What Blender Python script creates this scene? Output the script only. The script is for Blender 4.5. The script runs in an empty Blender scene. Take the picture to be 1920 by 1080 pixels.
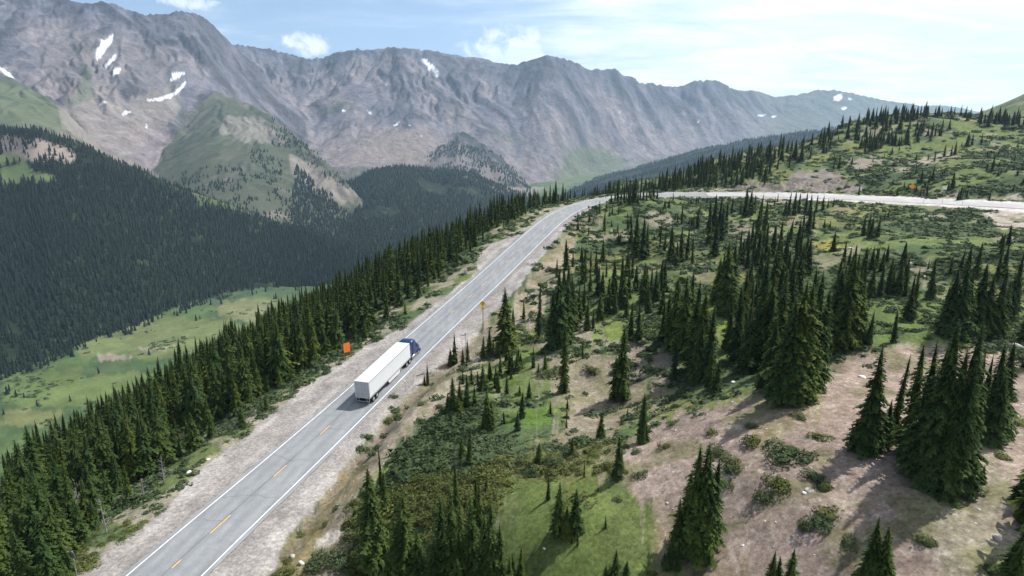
import bpy, math, random, time
import numpy as np
T0 = time.time()
rng = np.random.default_rng(7)
random.seed(7)
C = bpy.context.scene.collection
sc = bpy.context.scene

# ------------------------------------------------------------------ camera geometry
F = 1150.0                       # focal length in 1920-wide pixels
PITCH = math.radians(14.4)
cP, sP = math.cos(PITCH), math.sin(PITCH)

def at(px, py, D):               # point at forward distance D seen at (px,py)
    u = (px-960)/F; v = (540-py)/F
    k = D/(cP+v*sP)
    return np.array([u*k, D, (-sP+v*cP)*k])

def proj(x, y, z):
    d = y*cP - z*sP; u = y*sP + z*cP
    d = np.maximum(d, 1e-3)
    return 960+F*x/d, 540-F*u/d, d

# ------------------------------------------------------------------ noise
def _hash(ix, iy, seed):
    h = (ix.astype(np.int64)*374761393 + iy.astype(np.int64)*668265263 + seed*1442695041) & 0xFFFFFFFF
    h = ((h ^ (h >> 13))*1274126177) & 0xFFFFFFFF
    h = ((h ^ (h >> 16))*2246822519) & 0xFFFFFFFF
    return ((h ^ (h >> 15)) & 0xFFFFFF)/float(0xFFFFFF)

def vnoise(x, y, seed=0):
    ix = np.floor(x); iy = np.floor(y)
    fx = x-ix; fy = y-iy
    fx = fx*fx*fx*(fx*(fx*6-15)+10); fy = fy*fy*fy*(fy*(fy*6-15)+10)
    ix = ix.astype(np.int64); iy = iy.astype(np.int64)
    a = _hash(ix, iy, seed); b = _hash(ix+1, iy, seed); c = _hash(ix, iy+1, seed); d = _hash(ix+1, iy+1, seed)
    return (a+(b-a)*fx+(c-a)*fy+(a-b-c+d)*fx*fy)*2-1

def fbm(x, y, octv=4, seed=0, gain=.5):
    s = np.zeros_like(x, dtype=float); a = 1.0; t = 0
    for i in range(octv):
        ca, sa = math.cos(i*1.1), math.sin(i*1.1)
        s += a*vnoise((x*ca-y*sa)*2**i, (x*sa+y*ca)*2**i, seed+i*17); t += a; a *= gain
    return s/t

def gully(x, y, gx, gy, cell, seed, k=1.0):
    """waves that run down the slope direction (gx,gy): returns value and its derivative"""
    px, py = x/cell, y/cell
    n = np.hypot(gx, gy)+1e-9
    sx, sy = gy/n, -gx/n             # across the slope
    ix = np.floor(px); iy = np.floor(py)
    w_t = np.zeros_like(px); v_t = np.zeros_like(px); d_t = np.zeros_like(px)
    for dx in (-1, 0, 1):
        for dy in (-1, 0, 1):
            jx = (ix+dx).astype(np.int64); jy = (iy+dy).astype(np.int64)
            cx = jx+.5+(_hash(jx, jy, seed)-.5)*.8; cy = jy+.5+(_hash(jx, jy, seed+5)-.5)*.8
            vx = px-cx; vy = py-cy
            w = np.exp(-2.2*(vx*vx+vy*vy))
            ph = (vx*sx+vy*sy)*2*math.pi*k
            v_t += w*np.cos(ph); d_t += -w*np.sin(ph); w_t += w
    return v_t/w_t, (d_t/w_t)*sx, (d_t/w_t)*sy

def sstep(a, b, x):
    t = np.clip((x-a)/(b-a), 0, 1)
    return t*t*(3-2*t)

# ------------------------------------------------------------------ road centre line
RC = np.array([(-44, -40, -42.0), (-41.5, -5, -42.2), (-38.5, 30, -42.6), (-34.4, 53.6, -43.0), (-30.3, 73.2, -43.4), (-25.8, 92.6, -43.2), (-20.1, 111.8, -41.6),
      (-13.4, 130.7, -39.2), (-6.1, 149.3, -36.3), (1, 168, -33.3), (7.7, 186.9, -30.8), (14.5, 206, -28.7), (22.0, 224, -27.6),
      (32, 241, -27.0), (45, 253, -26.5), (62, 259.5, -26.2), (80, 259.5, -25.9), (97, 254.5, -25.5), (112, 246, -25.0),
      (126, 235, -24.6), (140, 221, -24.1), (153, 207, -23.6), (165, 193, -23.2), (179, 175, -22.8), (194, 152, -22.2), (208, 125, -21.6), (220, 95, -21)])
def catmull(P, step=2.0):
    out = []
    Q = np.vstack([2*P[0]-P[1], P, 2*P[-1]-P[-2]])
    for i in range(1, len(Q)-2):
        n = max(2, int(np.linalg.norm(Q[i+1]-Q[i])/step))
        for t in np.arange(n)/n:
            a, b, c, d = Q[i-1], Q[i], Q[i+1], Q[i+2]
            out.append(.5*((2*b)+(-a+c)*t+(2*a-5*b+4*c-d)*t*t+(-a+3*b-3*c+d)*t**3))
    out.append(Q[-2])
    return np.array(out)
RD = catmull(RC)
for _ in range(6):
    RD[1:-1] = .25*RD[:-2]+.5*RD[1:-1]+.25*RD[2:]
seg = np.diff(RD, axis=0)
RT = np.vstack([seg, seg[-1:]]); RT[1:-1] = (seg[:-1]+seg[1:])/2
RT[:, 2] = 0; RT /= np.linalg.norm(RT, axis=1)[:, None]
RN = np.stack([RT[:, 1], -RT[:, 0]], 1)          # to the right of travel
RS = np.concatenate([[0], np.cumsum(np.linalg.norm(seg[:, :2], axis=1))])

def road_coords(x, y):
    """arclength index, signed offset (right +), for flat arrays"""
    n = len(x); s_i = np.zeros(n); d_s = np.full(n, 1e3); zz = np.zeros(n)
    for a in range(0, n, 60000):
        b = min(n, a+60000)
        dx = x[a:b, None]-RD[None, ::2, 0]; dy = y[a:b, None]-RD[None, ::2, 1]
        j = np.argmin(dx*dx+dy*dy, 1)*2
        j = np.clip(j, 0, len(RD)-1)
        # refine
        ex = x[a:b]-RD[j, 0]; ey = y[a:b]-RD[j, 1]
        al = ex*RT[j, 0]+ey*RT[j, 1]
        s = np.interp(RS[j]+al, RS, np.arange(len(RS)))
        i0 = np.clip(np.floor(s).astype(int), 0, len(RD)-2); f = (s-i0)
        qx = RD[i0, 0]+(RD[i0+1, 0]-RD[i0, 0])*f; qy = RD[i0, 1]+(RD[i0+1, 1]-RD[i0, 1])*f
        nx = RN[i0, 0]*(1-f)+RN[i0+1, 0]*f; ny = RN[i0, 1]*(1-f)+RN[i0+1, 1]*f
        off = (x[a:b]-qx)*nx+(y[a:b]-qy)*ny
        dist = np.hypot(x[a:b]-qx, y[a:b]-qy)
        s_i[a:b] = RS[i0]+f*(RS[i0+1]-RS[i0])
        d_s[a:b] = np.where(off >= 0, dist, -dist)
        zz[a:b] = RD[i0, 2]*(1-f)+RD[i0+1, 2]*f
    return s_i, d_s, zz

Ys = RD[:, 1]
def s_of_y(y):                     # arclength on the first leg at forward distance y
    k = int(np.argmax(Ys))
    return float(np.interp(y, Ys[:k], RS[:k]))
# widths of the gravel shoulders from the centre line (left, right)
WL = [(30, 7.6), (50, 8.2), (62, 8.6), (72, 10.8), (88, 11.4), (100, 11.6), (112, 9.8), (122, 7.2), (140, 5.6), (155, 5.8), (166, 9.5), (176, 10.0), (186, 6.4), (215, 5.6), (245, 5.4)]
WR = [(30, 10.0), (52, 9.6), (62, 8.4), (75, 7.6), (90, 7.2), (105, 8.0), (120, 9.4), (135, 9.0), (150, 8.6), (170, 7.6), (190, 7.0), (215, 6.0), (245, 6.0)]
WLs = np.array([(s_of_y(a), b) for a, b in WL]); WRs = np.array([(s_of_y(a), b) for a, b in WR])
S_END = RS[-1]
WLs = np.vstack([WLs, [(S_END-190, 7.5), (S_END-120, 8.5), (S_END, 9.0)]])
WRs = np.vstack([WRs, [(S_END-200, 7.5), (S_END-135, 8.0), (S_END-112, 9.5), (S_END-95, 16.0), (S_END-60, 19.0), (S_END, 19)]])
def bank(s): return .08*sstep(RS[int(np.argmax(Ys))]-70, RS[int(np.argmax(Ys))]-10, s)
def wl(s): return np.interp(s, WLs[:, 0], WLs[:, 1])
def wr(s): return np.interp(s, WRs[:, 0], WRs[:, 1])

# ------------------------------------------------------------------ near terrain: thin plate spline through surveyed points
NP_ = [(1160,374,226),(1195,374,230),(1225,374,234),(1470,750,60),(1760,920,42),(1165,750,80),(1290,1030,44),(1050,1000,47),(1700,1040,36),(1900,700,66),(1850,560,95),(1600,620,82),
 (1250,620,104),(1300,560,122),(1100,560,132),(1150,480,168),(1100,430,195),(1300,430,190),(1500,430,180),(1700,450,150),(1850,450,138),(1900,500,112),
 (650,950,60),(800,1000,53),(750,900,65),(850,850,69),(950,760,80),(800,750,86),(880,690,99),(960,620,116),(1000,900,58),(1100,850,60),
 (1200,900,53),(1400,900,47),(1250,800,64),(1600,800,54),(1060,740,82),(1350,680,82),(1500,650,82),(1400,500,136),(1550,520,120),(1700,560,98),
 (2150,700,60),(2200,1000,36),(1500,1400,26),(1000,1400,33),(720,1250,45),(2600,800,60),(1250,385,235),(1400,385,235),(1600,395,205),(1250,350,282),
 (1560,350,262),(1500,322,292),(1700,340,246),(1700,280,330),(1900,330,225),(1900,260,350),(1905,228,450),(1760,214,470),(1600,230,420),(1520,266,380),
 (1430,290,352),(1330,316,330),(1250,340,312),(1160,357,302),(2200,300,260),(2200,180,450),(1380,318,310),(1160,392,400),(1219,378,410),(1280,362,420),(1330,350,440),(1430,325,460),(1520,300,480),(1600,268,560),(1700,258,620),(1800,266,640),(1900,262,620)]
cp = [at(*p) for p in NP_]
cp += [(240, 620, -20), (150, 560, -40), (80, 520, -75), (60, 420, -60), (420, 640, 4), (600, 600, 60), (250, 800, -90), (450, 900, -60), (700, 900, 40),
       (40, 0, -24), (100, 0, -20), (0, 0, -34), (160, 60, -18), (250, 60, -14), (330, 180, 2), (100, 700, -160), (300, 1100, -200), (600, 1200, -150)]
kmax = int(np.argmax(Ys))
for s in np.arange(0, S_END, 14.0):
    j = int(np.interp(s, RS, np.arange(len(RS))))
    p = RD[j]; nrm = RN[j]
    cp.append((p[0], p[1], p[2]))
    if s < RS[kmax]+6:
        for off, dz in ((16, -1.8), (38, -9.5), (80, -29), (150, -70), (300, -156), (460, -235)):
            if off > 40 and int(s/14) % 2: continue
            cp.append((p[0]-nrm[0]*off, p[1]-nrm[1]*off, p[2]+dz))
cp = np.array(cp)
def tps_fit(P, lam=1e-3):
    n = len(P); X = P[:, :2]/100.0
    d2 = ((X[:, None]-X[None])**2).sum(2)
    K = .5*d2*np.log(d2+1e-12)
    A = np.zeros((n+3, n+3)); A[:n, :n] = K+lam*np.eye(n); A[:n, n] = 1; A[:n, n+1:] = X; A[n, :n] = 1; A[n+1:, :n] = X.T
    b = np.zeros(n+3); b[:n] = P[:, 2]
    return X, np.linalg.solve(A, b)
TX, TW = tps_fit(cp, 2e-3)
def near_base(x, y):
    o = np.empty(len(x)); n = len(TX)
    for a in range(0, len(x), 40000):
        b = min(len(x), a+40000)
        q = np.stack([x[a:b], y[a:b]], 1)/100.0
        d2 = ((q[:, None, :]-TX[None])**2).sum(2)
        o[a:b] = (.5*d2*np.log(d2+1e-12))@TW[:n]+TW[n]+q@TW[n+1:]
    return o

# ------------------------------------------------------------------ far ranges: crest and foot lines
def line(L):
    P = np.array([at(*p) for p in L]); a = P[:, 0]/P[:, 1]
    o = np.argsort(a)
    return a[o], P[o, 1], P[o, 2]
LAY = [
 # name, crest, foot, profile power, back slope
 ('far', [(1100,210,7600),(1400,190,7600),(1700,200,7400),(1760,196,7400),(1800,201,7400),(1850,212,7400),(2300,230,7600),(2900,200,7600)],
         [(1100,260,6400),(1700,250,6400),(2900,250,6400)], 1.1, .3),
 ('mid', [(200,90,3900),(300,70,3900),(380,60,3900),(440,83,4000),(475,87,4050),(520,97,4100),(570,108,4200),(605,109,4200),(632,97,4200),(665,92,4200),(700,92,4200),(740,90,4200),(775,90,4200),(800,93,4250),(830,99,4300),(860,104,4300),
          (900,108,4300),(940,118,4250),(968,122,4200),(1000,109,4150),(1037,103,4150),(1070,113,4200),(1105,128,4300),(1130,128,4400),(1160,131,4450),(1200,153,4600),(1240,160,4800),(1280,160,4900),
          (1300,152,4900),(1325,147,4900),(1350,153,5000),(1375,166,5100),(1395,169,5200),(1420,169,5300),(1440,176,5500),(1455,181,5600),(1500,177,5800),(1540,169,6000),(1565,167,6000),(1600,174,6100),(1650,186,6200),(1690,191,6300),(1730,197,6500),(1800,210,6600),(2000,225,6600),(2900,240,6600)],
         [(200,320,2700),(350,320,2600),(450,300,2700),(600,312,2650),(680,312,2600),(760,318,2600),(830,325,2650),(900,335,2700),(960,350,2800),(1000,356,2850),(1050,345,3000),(1100,330,3500),(1160,320,3700),(1220,300,3900),(1300,285,4200),(1500,265,4500),(1700,255,5000),(2900,250,5200)], 1.35, .5),
 ('spur', [(700,390,2350),(750,330,2650),(790,298,2900),(820,272,3120),(845,253,3280),(862,245,3350),(885,256,3280),(930,288,3000),(985,342,2700),(1010,378,2550)],
          [(700,430,2150),(760,365,2250),(800,345,2300),(858,345,2350),(930,350,2350),(985,362,2350),(1010,390,2300)], 1.0, .35),
 ('left', [(-900,-200,2700),(-300,-110,2800),(-100,-40,2900),(0,-22,3000),(60,-13,3000),(110,0,3000),(140,5,3000),(165,3,3000),(190,3,3000),(215,6,3000),(235,16,3000),(262,26,3000),(300,27,3050),(322,22,3100),(345,19,3100),(362,22,3130),(385,34,3180),(405,48,3220),(430,74,3300),(445,90,3350),(480,125,3400),(530,180,3400),(600,250,3300),(680,320,3200)],
          [(-900,300,1500),(0,300,1600),(120,310,1650),(200,330,1700),(300,345,1850),(420,345,2100),(520,345,2400),(600,335,2600),(680,330,2700)], 1.25, .5),
 ('shoulder', [(200,352,1950),(250,338,2000),(290,300,2090),(320,262,2270),(350,222,2480),(380,190,2680),(405,176,2750),(440,184,2700),(470,195,2600),(500,212,2460),(530,235,2290),(560,262,2120),(590,286,1980),(615,304,1890),(640,330,1800),(665,360,1690),(690,392,1600),(720,430,1550)],
              [(200,352,1850),(250,350,1800),(330,362,1600),(400,380,1480),(500,412,1400),(600,450,1400),(700,480,1420),(720,490,1430)], 1.0, .42),
 ('leftspur', [(-700,20,2400),(-200,90,2300),(0,142,2200),(30,152,2180),(60,166,2120),(90,182,2060),(120,205,1980),(150,235,1880),(185,275,1750),(215,310,1650)],
              [(-700,300,1500),(0,262,1500),(60,270,1480),(120,290,1450),(185,310,1450),(215,330,1480)], 1.0, .4),
 ('forestridge', [(-900,60,1300),(-300,160,1250),(-100,208,1200),(0,240,1150),(60,243,1100),(110,257,1100),(150,270,1100),(200,291,1100),(260,313,1120),(320,343,1150),(380,367,1200),(430,385,1250),(500,410,1250),(560,428,1245),(620,450,1210),(680,472,1170),(730,492,1150)],
                 [(-900,1000,420),(-300,850,500),(-100,765,555),(0,706,612),(130,652,695),(200,624,755),(280,601,815),(380,553,930),(500,524,1020),(600,523,1035),(700,523,1040),(730,523,1040)], 1.0, .25),
 ('midridge', [(540,430,1900),(600,375,1900),(640,350,1900),(700,320,1950),(760,312,2000),(820,318,2050),(880,325,2100),(940,350,2150),(975,366,2200),(1010,388,2250),(1040,405,2200)],
              [(540,450,1500),(620,462,1380),(700,474,1280),(800,470,1300),(900,450,1450),(1000,420,1700),(1040,410,1850)], 1.0, .3),
 ('farflank', [(1040,362,3100),(1080,346,3300),(1130,330,3300),(1180,318,3200),(1240,300,3100),(1300,282,3000),(1400,262,2900),(1500,247,2800),(1600,238,2700),(1700,245,2700),(2900,245,2700)],
              [(1040,375,2300),(1080,360,2200),(1200,345,1900),(1300,335,1700),(1400,325,1500),(1600,300,1300),(2900,290,1200)], 1.0, .3),
 ('righthill', [(1740,240,900),(1790,226,900),(1830,216,900),(1855,210,900),(1880,202,900),(1920,184,880),(2000,150,850),(2200,90,800),(2900,60,800)],
               [(1740,250,700),(1780,245,640),(1900,236,600),(2100,236,480),(2900,280,380)], 1.0, .3),
]
AF = np.linspace(-2.2, 2.2, 8801)
def smline(L, sz, sd_):
    a, D, z_ = line(L); Df = np.interp(AF, a, D); zf = np.interp(AF, a, z_)
    def g(v, s):
        k = np.exp(-.5*(np.arange(-4*s, 4*s+1)/s)**2); k /= k.sum(); return np.convolve(np.pad(v, 4*s, 'edge'), k, 'valid')
    return AF, g(Df, sd_), g(zf, sz), a[0], a[-1]
LAYC = [(n, smline(c, 5 if n in ('mid', 'left') else 8 if n == 'spur' else 14, 36), smline(f, 36, 40), p, b) for n, c, f, p, b in LAY]
LID = {n: i+2 for i, (n, *_) in enumerate(LAY)}       # 0 floor, 1 near
FLOOR = -257.0

def far_layers(a, Y):
    """a, Y arrays -> height, layer id, relative height t"""
    x = a*Y
    wob = fbm(x/900, Y/900, 3, 3)
    z = FLOOR+6*fbm(x/160, Y/160, 3, 11)+sstep(1100, 3500, Y)*15
    lid = np.zeros(a.shape, int); tt = np.zeros(a.shape)
    for n, (ca, cD, cz, c0, c1), (fa, fD, fz, f0, f1), p, back in LAYC:
        D1 = np.interp(a, ca, cD); z1 = np.interp(a, ca, cz)
        D0 = np.interp(a, fa, fD); z0 = np.interp(a, fa, fz)
        D1 = np.maximum(D1, D0+80)
        lo = max(c0, f0) if n in ('spur', 'midridge', 'shoulder', 'farflank', 'righthill') else -9
        hi = min(c1, f1) if n in ('spur', 'leftspur', 'left', 'shoulder', 'forestridge', 'midridge') else 9
        edge = np.maximum(lo-a, a-hi)
        t = (Y-D0)/(D1-D0)
        if n in ('mid', 'left', 'far'): t = t+wob*.04*np.clip(t, 0, 1)*np.clip(1-t, 0, 1)*4
        tc = np.clip(t, 0, 1)
        zl = z0+(z1-z0)*tc**p
        zl = zl-np.where(t < 0, (D0-Y)*.6, 0)-np.where(t > 1, (Y-D1)*back, 0)
        zl = zl-np.maximum(edge, 0)*Y*1.2
        up = zl > z
        # soft union
        k = {'forestridge': 5, 'midridge': 8, 'shoulder': 45, 'leftspur': 30, 'spur': 22, 'mid': 20, 'left': 20}.get(n, 10)
        h = np.clip(.5+.5*(zl-z)/k, 0, 1)
        z = z+(zl-z)*h+k*h*(1-h)
        lid = np.where(up, LID[n], lid); tt = np.where(up, np.clip(t, 0, 1.5), tt)
    return z, lid, tt

# ------------------------------------------------------------------ terrain grid in bearing (x/y) and forward distance
A = np.concatenate([np.linspace(-1.55, -.93, 50, endpoint=False), np.linspace(-.93, .93, 1010, endpoint=False), np.linspace(.93, 1.55, 50)])
LY = [math.log(15.0)]
while LY[-1] < math.log(9000):
    y = math.exp(LY[-1])
    LY.append(LY[-1]+(.0058 if y < 260 else .0066 if y < 1900 else .0042 if y < 6500 else .01))
LY = np.array(LY); Yv = np.exp(LY)
NA, NY = len(A), len(LY)
GA, GY = np.meshgrid(A, Yv)               # rows = Y
GX = GA*GY
ga, gy, gx = GA.ravel(), GY.ravel(), GX.ravel()
z, lid, tt = far_layers(ga, gy)

# mountain relief: gullies that follow the fall line
mt = gy > 1500
Z2 = z.reshape(NY, NA)
def grad(Z):
    dY = np.gradient(GY, axis=0)
    zY = np.gradient(Z, axis=0)/dY
    zA = np.gradient(Z, axis=1)/np.gradient(GA, axis=1)
    zx = zA/GY
    zy = zY-zA*GA/GY
    return zx, zy
def blur(Z, n):
    for _ in range(n):
        Z = Z.copy(); Z[1:-1] = (Z[:-2]+2*Z[1:-1]+Z[2:])/4; Z[:, 1:-1] = (Z[:, :-2]+2*Z[:, 1:-1]+Z[:, 2:])/4
    return Z
zx, zy = grad(blur(Z2, 14))
idx = np.nonzero(mt)[0]
X_, Y_ = gx[idx], gy[idx]; gxx, gyy = zx.ravel()[idx].copy(), zy.ravel()[idx].copy()
wx = fbm(X_/350, Y_/350, 4, 21)*170; wy = fbm(X_/350+9, Y_/350, 4, 22)*170
isrock = np.isin(lid[idx], [LID['mid'], LID['left'], LID['spur']])
softl = np.isin(lid[idx], [LID['shoulder'], LID['leftspur'], LID['farflank'], LID['far'], LID['forestridge'], LID['midridge']])
t_ = tt[idx]
amp = np.where(isrock, 1.0, np.where(softl, .42, .15))*np.clip(.25+t_*1.1, 0, 1.1)*sstep(0, .08, t_)
amp *= 1-.72*sstep(.80, 1.0, t_)
amp *= np.where((lid[idx] == LID['mid']) & (ga[idx] > .36), .45, 1)
disp = np.zeros(len(idx)); rockn = np.zeros(len(idx))
for i, (cell, am) in enumerate(((620, 15), (300, 15), (150, 15), (75, 12), (38, 7.5))):
    v, dx, dy = gully(X_+wx, Y_+wy, gxx, gyy, cell, 31+i*7)
    if i < 2:
        v = 1-np.abs(v)*1.6 if i == 0 else v
    m = am*amp
    if i >= 2: m = m*np.clip(.35+.9*sstep(-.2, .5, fbm(X_/500, Y_/500, 3, 77)+(t_-.55)*.8), 0, 1.2)
    disp += v*m
    gxx = gxx+dx*m/cell*2.4; gyy = gyy+dy*m/cell*2.4
    if i > 0: rockn += v*(.5**(i-1))
crag = fbm(X_/60, Y_/60, 4, 91, .6)
disp += crag*16*np.where(isrock, 1, .2)*sstep(.45, .95, t_)
# keep the crest heights: fade the broad part at the very top
disp -= np.where(t_ > .97, 0, 0)
z[idx] += disp-10*amp
rel = np.zeros(len(z)); rel[idx] = rockn/1.6
reld = np.zeros(len(z)); reld[idx] = disp

# near ground
nearsel = (gy < 1500)
ni = np.nonzero(nearsel)[0]
zn = near_base(gx[ni], gy[ni])
# fade the near hill out with distance
zn = zn-np.maximum(gy[ni]-650, 0)*.25*sstep(.1, -.2, ga[ni])-np.maximum(np.abs(ga[ni])-1.2, 0)*0
up = zn > z[ni]
h = np.clip(.5+.5*(zn-z[ni])/6, 0, 1)
znew = z[ni]+(zn-z[ni])*h+6*h*(1-h)
z[ni] = znew
lid[ni] = np.where(up, 1, lid[ni])
tt[ni] = np.where(up, .5, tt[ni])
n1 = (lid == 1)
dist_c = np.hypot(gx, gy)
z += np.where(n1, 1.3*fbm(gx/28, gy/28, 4, 41)+.35*fbm(gx/5, gy/5, 3, 42), 0)*np.clip(dist_c/60, .5, 1.6)
z += np.where(np.isin(lid, [LID['forestridge'], LID['midridge'], LID['farflank']]), 9*fbm(gx/130, gy/130, 4, 43), 0)
# rocky cut behind the far leg of the road and lumpy moraine
ri = np.nonzero((gy < 330) & (gy > 10) & (np.abs(gx) < 330))[0]
rs, rd, rz = road_coords(gx[ri], gy[ri])
full_s = np.full(len(z), -1.0); full_d = np.full(len(z), 1e3); full_s[ri] = rs; full_d[ri] = rd
qx_, qy_, _q = proj(gx[ri], gy[ri], z[ri])
cutm = sstep(1335, 1400, qx_)*sstep(1640, 1560, qx_)*sstep(312, 326, qy_)*(rd < -6)*(rs > RS[kmax])*sstep(-40, -25, rd)
z[ri] += cutm*(3.2*np.abs(fbm(gx[ri]/5+gy[ri]/9, gy[ri]/14, 4, 55, .6))+1.0*fbm(gx[ri]/1.6, gy[ri]/1.6, 3, 56))
L_, R_ = wl(rs), wr(rs)
ins = rs > 2
edge = np.where(rd < 0, L_, R_)
ad = np.abs(rd)
jag = .9*fbm(gx[ri]/3.2, gy[ri]/3.2, 3, 51)
leftblend = sstep(0, 9, ad-edge-.4+jag)
rightblend = sstep(0, 6.5, ad-edge-.2+jag*.8)
bl = np.where(rd < 0, leftblend, rightblend)
bench = rz-bank(rs)*np.clip(rd, -14, 16)-.16-np.where(ad > 4.4, (ad-4.4)*.02, 0)+.05*fbm(gx[ri]/1.3, gy[ri]/1.3, 2, 52)*(ad > 4.6)
ditch = -.7*np.exp(-((ad-edge-1.2)/1.3)**2)*(rd > 0)*(rs < s_of_y(125))
endf = np.where((rs > 1) & (rs < S_END-1), 1, 0)
zz_ = z[ri]
z[ri] = np.where(endf == 1, bench*(1-bl)+zz_*bl+ditch, zz_)
grav = np.zeros(len(z)); gj = .8*fbm(gx[ri]/2.2, gy[ri]/2.2, 4, 53)+.7*fbm(gx[ri]/9, gy[ri]/9, 2, 54)
grav[ri] = np.where(endf == 1, 1-sstep(-.25, .35, ad-edge+gj), 0)

ZG = z.reshape(NY, NA)
def ground(x, y):
    """terrain height at points (arrays)"""
    x = np.asarray(x, float); y = np.asarray(y, float)
    a = x/y; fa = np.interp(a, A, np.arange(NA)); fy = np.interp(np.log(y), LY, np.arange(NY))
    i = np.clip(fa.astype(int), 0, NA-2); j = np.clip(fy.astype(int), 0, NY-2); u = fa-i; v = fy-j
    return (ZG[j, i]*(1-u)*(1-v)+ZG[j, i+1]*u*(1-v)+ZG[j+1, i]*(1-u)*v+ZG[j+1, i+1]*u*v)
def gval(arr, x, y):
    x = np.asarray(x, float); y = np.asarray(y, float)
    i = np.rint(np.interp(x/y, A, np.arange(NA))).astype(int); j = np.rint(np.interp(np.log(y), LY, np.arange(NY))).astype(int)
    return arr.reshape(NY, NA)[j, i]
def cast(px, py, dmin=18, dmax=8500):
    """first ground point seen through a pixel"""
    u = (px-960)/F; v = (540-py)/F
    a = u/(cP+v*sP); t = (-sP+v*cP)/(cP+v*sP)
    ys = np.exp(np.linspace(math.log(dmin), math.log(dmax), 3000))
    g = ground(a*ys, ys)-t*ys
    k = np.nonzero(g > 0)[0]
    if len(k) == 0: return None
    y = ys[k[0]]
    return np.array([a*y, y, float(ground(a*y, y))])

# ------------------------------------------------------------------ ground colours (material regions; painted sun glare on far-leg gravel)
PX, PY, PD = proj(gx, gy, z)
def poly(pts, wob=6, seed=0, sel=None, soft=0):
    """1 where the vertex lies in the region; outline roughened by world-space noise"""
    s = np.nonzero(sel)[0]
    pts = np.array(pts, float)
    m = np.zeros(len(z))
    bx0, by0 = pts.min(0)-2*wob; bx1, by1 = pts.max(0)+2*wob
    s = s[(PX[s] > bx0) & (PX[s] < bx1) & (PY[s] > by0) & (PY[s] < by1)]
    sc_ = np.maximum(gy[s], 30)*.02
    n1_ = fbm(gx[s]/sc_, gy[s]/sc_, 4, seed+5, .65); n2_ = fbm(gx[s]/sc_+40, gy[s]/sc_, 4, seed+6, .65)
    acc = np.zeros(len(s))
    for kk, (ox, oy) in enumerate(((0, 0), (.35, .2), (-.3, .3), (.2, -.35), (-.3, -.25), (.6, 0), (-.6, .1))):
        sx = PX[s]+wob*(1.3*n1_+ox); sy = PY[s]+wob*(1.0*n2_+oy*.7)
        ins = np.zeros(len(s), bool)
        j = len(pts)-1
        for i in range(len(pts)):
            xi, yi = pts[i]; xj, yj = pts[j]
            c = ((yi > sy) != (yj > sy)) & (sx < (xj-xi)*(sy-yi)/(yj-yi+1e-9)+xi)
            ins ^= c; j = i
        acc += ins
    m[s] = np.clip(acc/7+.9*fbm(gx[s]/sc_*3, gy[s]/sc_*3, 3, seed+9)*(acc > 0)*(acc < 7), 0, 1)
    return m
col = np.zeros((len(z), 3))
def mixc(col, c, m):
    m = m[:, None]; return col*(1-m)+np.array(c)*m
n_a = fbm(gx/90, gy/90, 5, 61); n_b = fbm(gx/14, gy/14, 5, 62); n_c = fbm(gx/3, gy/3, 4, 63); n_d = fbm(gx/300, gy/300, 5, 64)

is_ = lambda n: lid == LID[n]
# valley floor
c_floor = mixc(np.tile([.072, .108, .042], (len(z), 1)), [.12, .13, .06], sstep(.05, .4, fbm(gx/110, gy/70, 4, 71)))
c_floor = mixc(c_floor, [.050, .078, .042], sstep(.0, .25, fbm(gx/60+5, gy/45, 5, 72)))
col[:] = c_floor
# forested lower slopes: forest floor under the trees
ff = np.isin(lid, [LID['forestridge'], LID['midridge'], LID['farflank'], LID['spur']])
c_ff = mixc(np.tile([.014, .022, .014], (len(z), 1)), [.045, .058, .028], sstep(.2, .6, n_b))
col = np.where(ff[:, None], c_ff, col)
# high rock
rock = is_('mid') | is_('left')
pink = np.array([.190, .166, .172]); grey = np.array([.110, .110, .133]); dark = np.array([.055, .055, .064]); grn = np.array([.085, .105, .065])
streak = fbm((gx*.8+gy*.2)/35+reld*.02, gy/260, 4, 81)
cr = mixc(np.tile(pink, (len(z), 1)), grey, sstep(-.45, .55, n_d*.7+streak*.7+(tt-.5)*1.0))
cr = mixc(cr, [.19, .165, .152], .5*sstep(.15, .6, fbm(gx/120+3, gy/160, 4, 82))*sstep(.75, .3, tt))
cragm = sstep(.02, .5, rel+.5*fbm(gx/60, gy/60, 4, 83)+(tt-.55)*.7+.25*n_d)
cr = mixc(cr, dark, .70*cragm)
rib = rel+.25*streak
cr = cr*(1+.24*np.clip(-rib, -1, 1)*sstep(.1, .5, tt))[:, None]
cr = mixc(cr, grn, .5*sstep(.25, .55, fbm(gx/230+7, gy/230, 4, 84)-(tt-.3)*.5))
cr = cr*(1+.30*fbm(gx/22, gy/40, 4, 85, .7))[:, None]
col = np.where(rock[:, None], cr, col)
gm = is_('mid') & (ga > .33)
cgm = mixc(cr, [.10, .115, .085], .8*sstep(.33, .47, ga)*sstep(.5, -.1, cragm-.5+(.38-ga)*3))
col = np.where(gm[:, None], cgm, col)
c_far = mixc(np.tile([.12, .125, .12], (len(z), 1)), [.09, .11, .07], sstep(-.2, .3, n_d))
col = np.where(is_('far')[:, None], c_far, col)
csh = mixc(np.tile([.070, .079, .054], (len(z), 1)), [.145, .130, .115], sstep(.18, .5, fbm(gx/70, gy/110, 5, 86)+.15*(tt-.5)))
csh = mixc(csh, [.12, .115, .105], sstep(.2, .5, rel*.6+n_b*.5)*.5)
col = np.where((is_('shoulder') | is_('leftspur'))[:, None], csh, col)
crh = mixc(np.tile([.10, .125, .06], (len(z), 1)), [.20, .18, .14], sstep(.2, .5, n_b))
col = np.where(is_('righthill')[:, None], crh, col)

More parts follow.
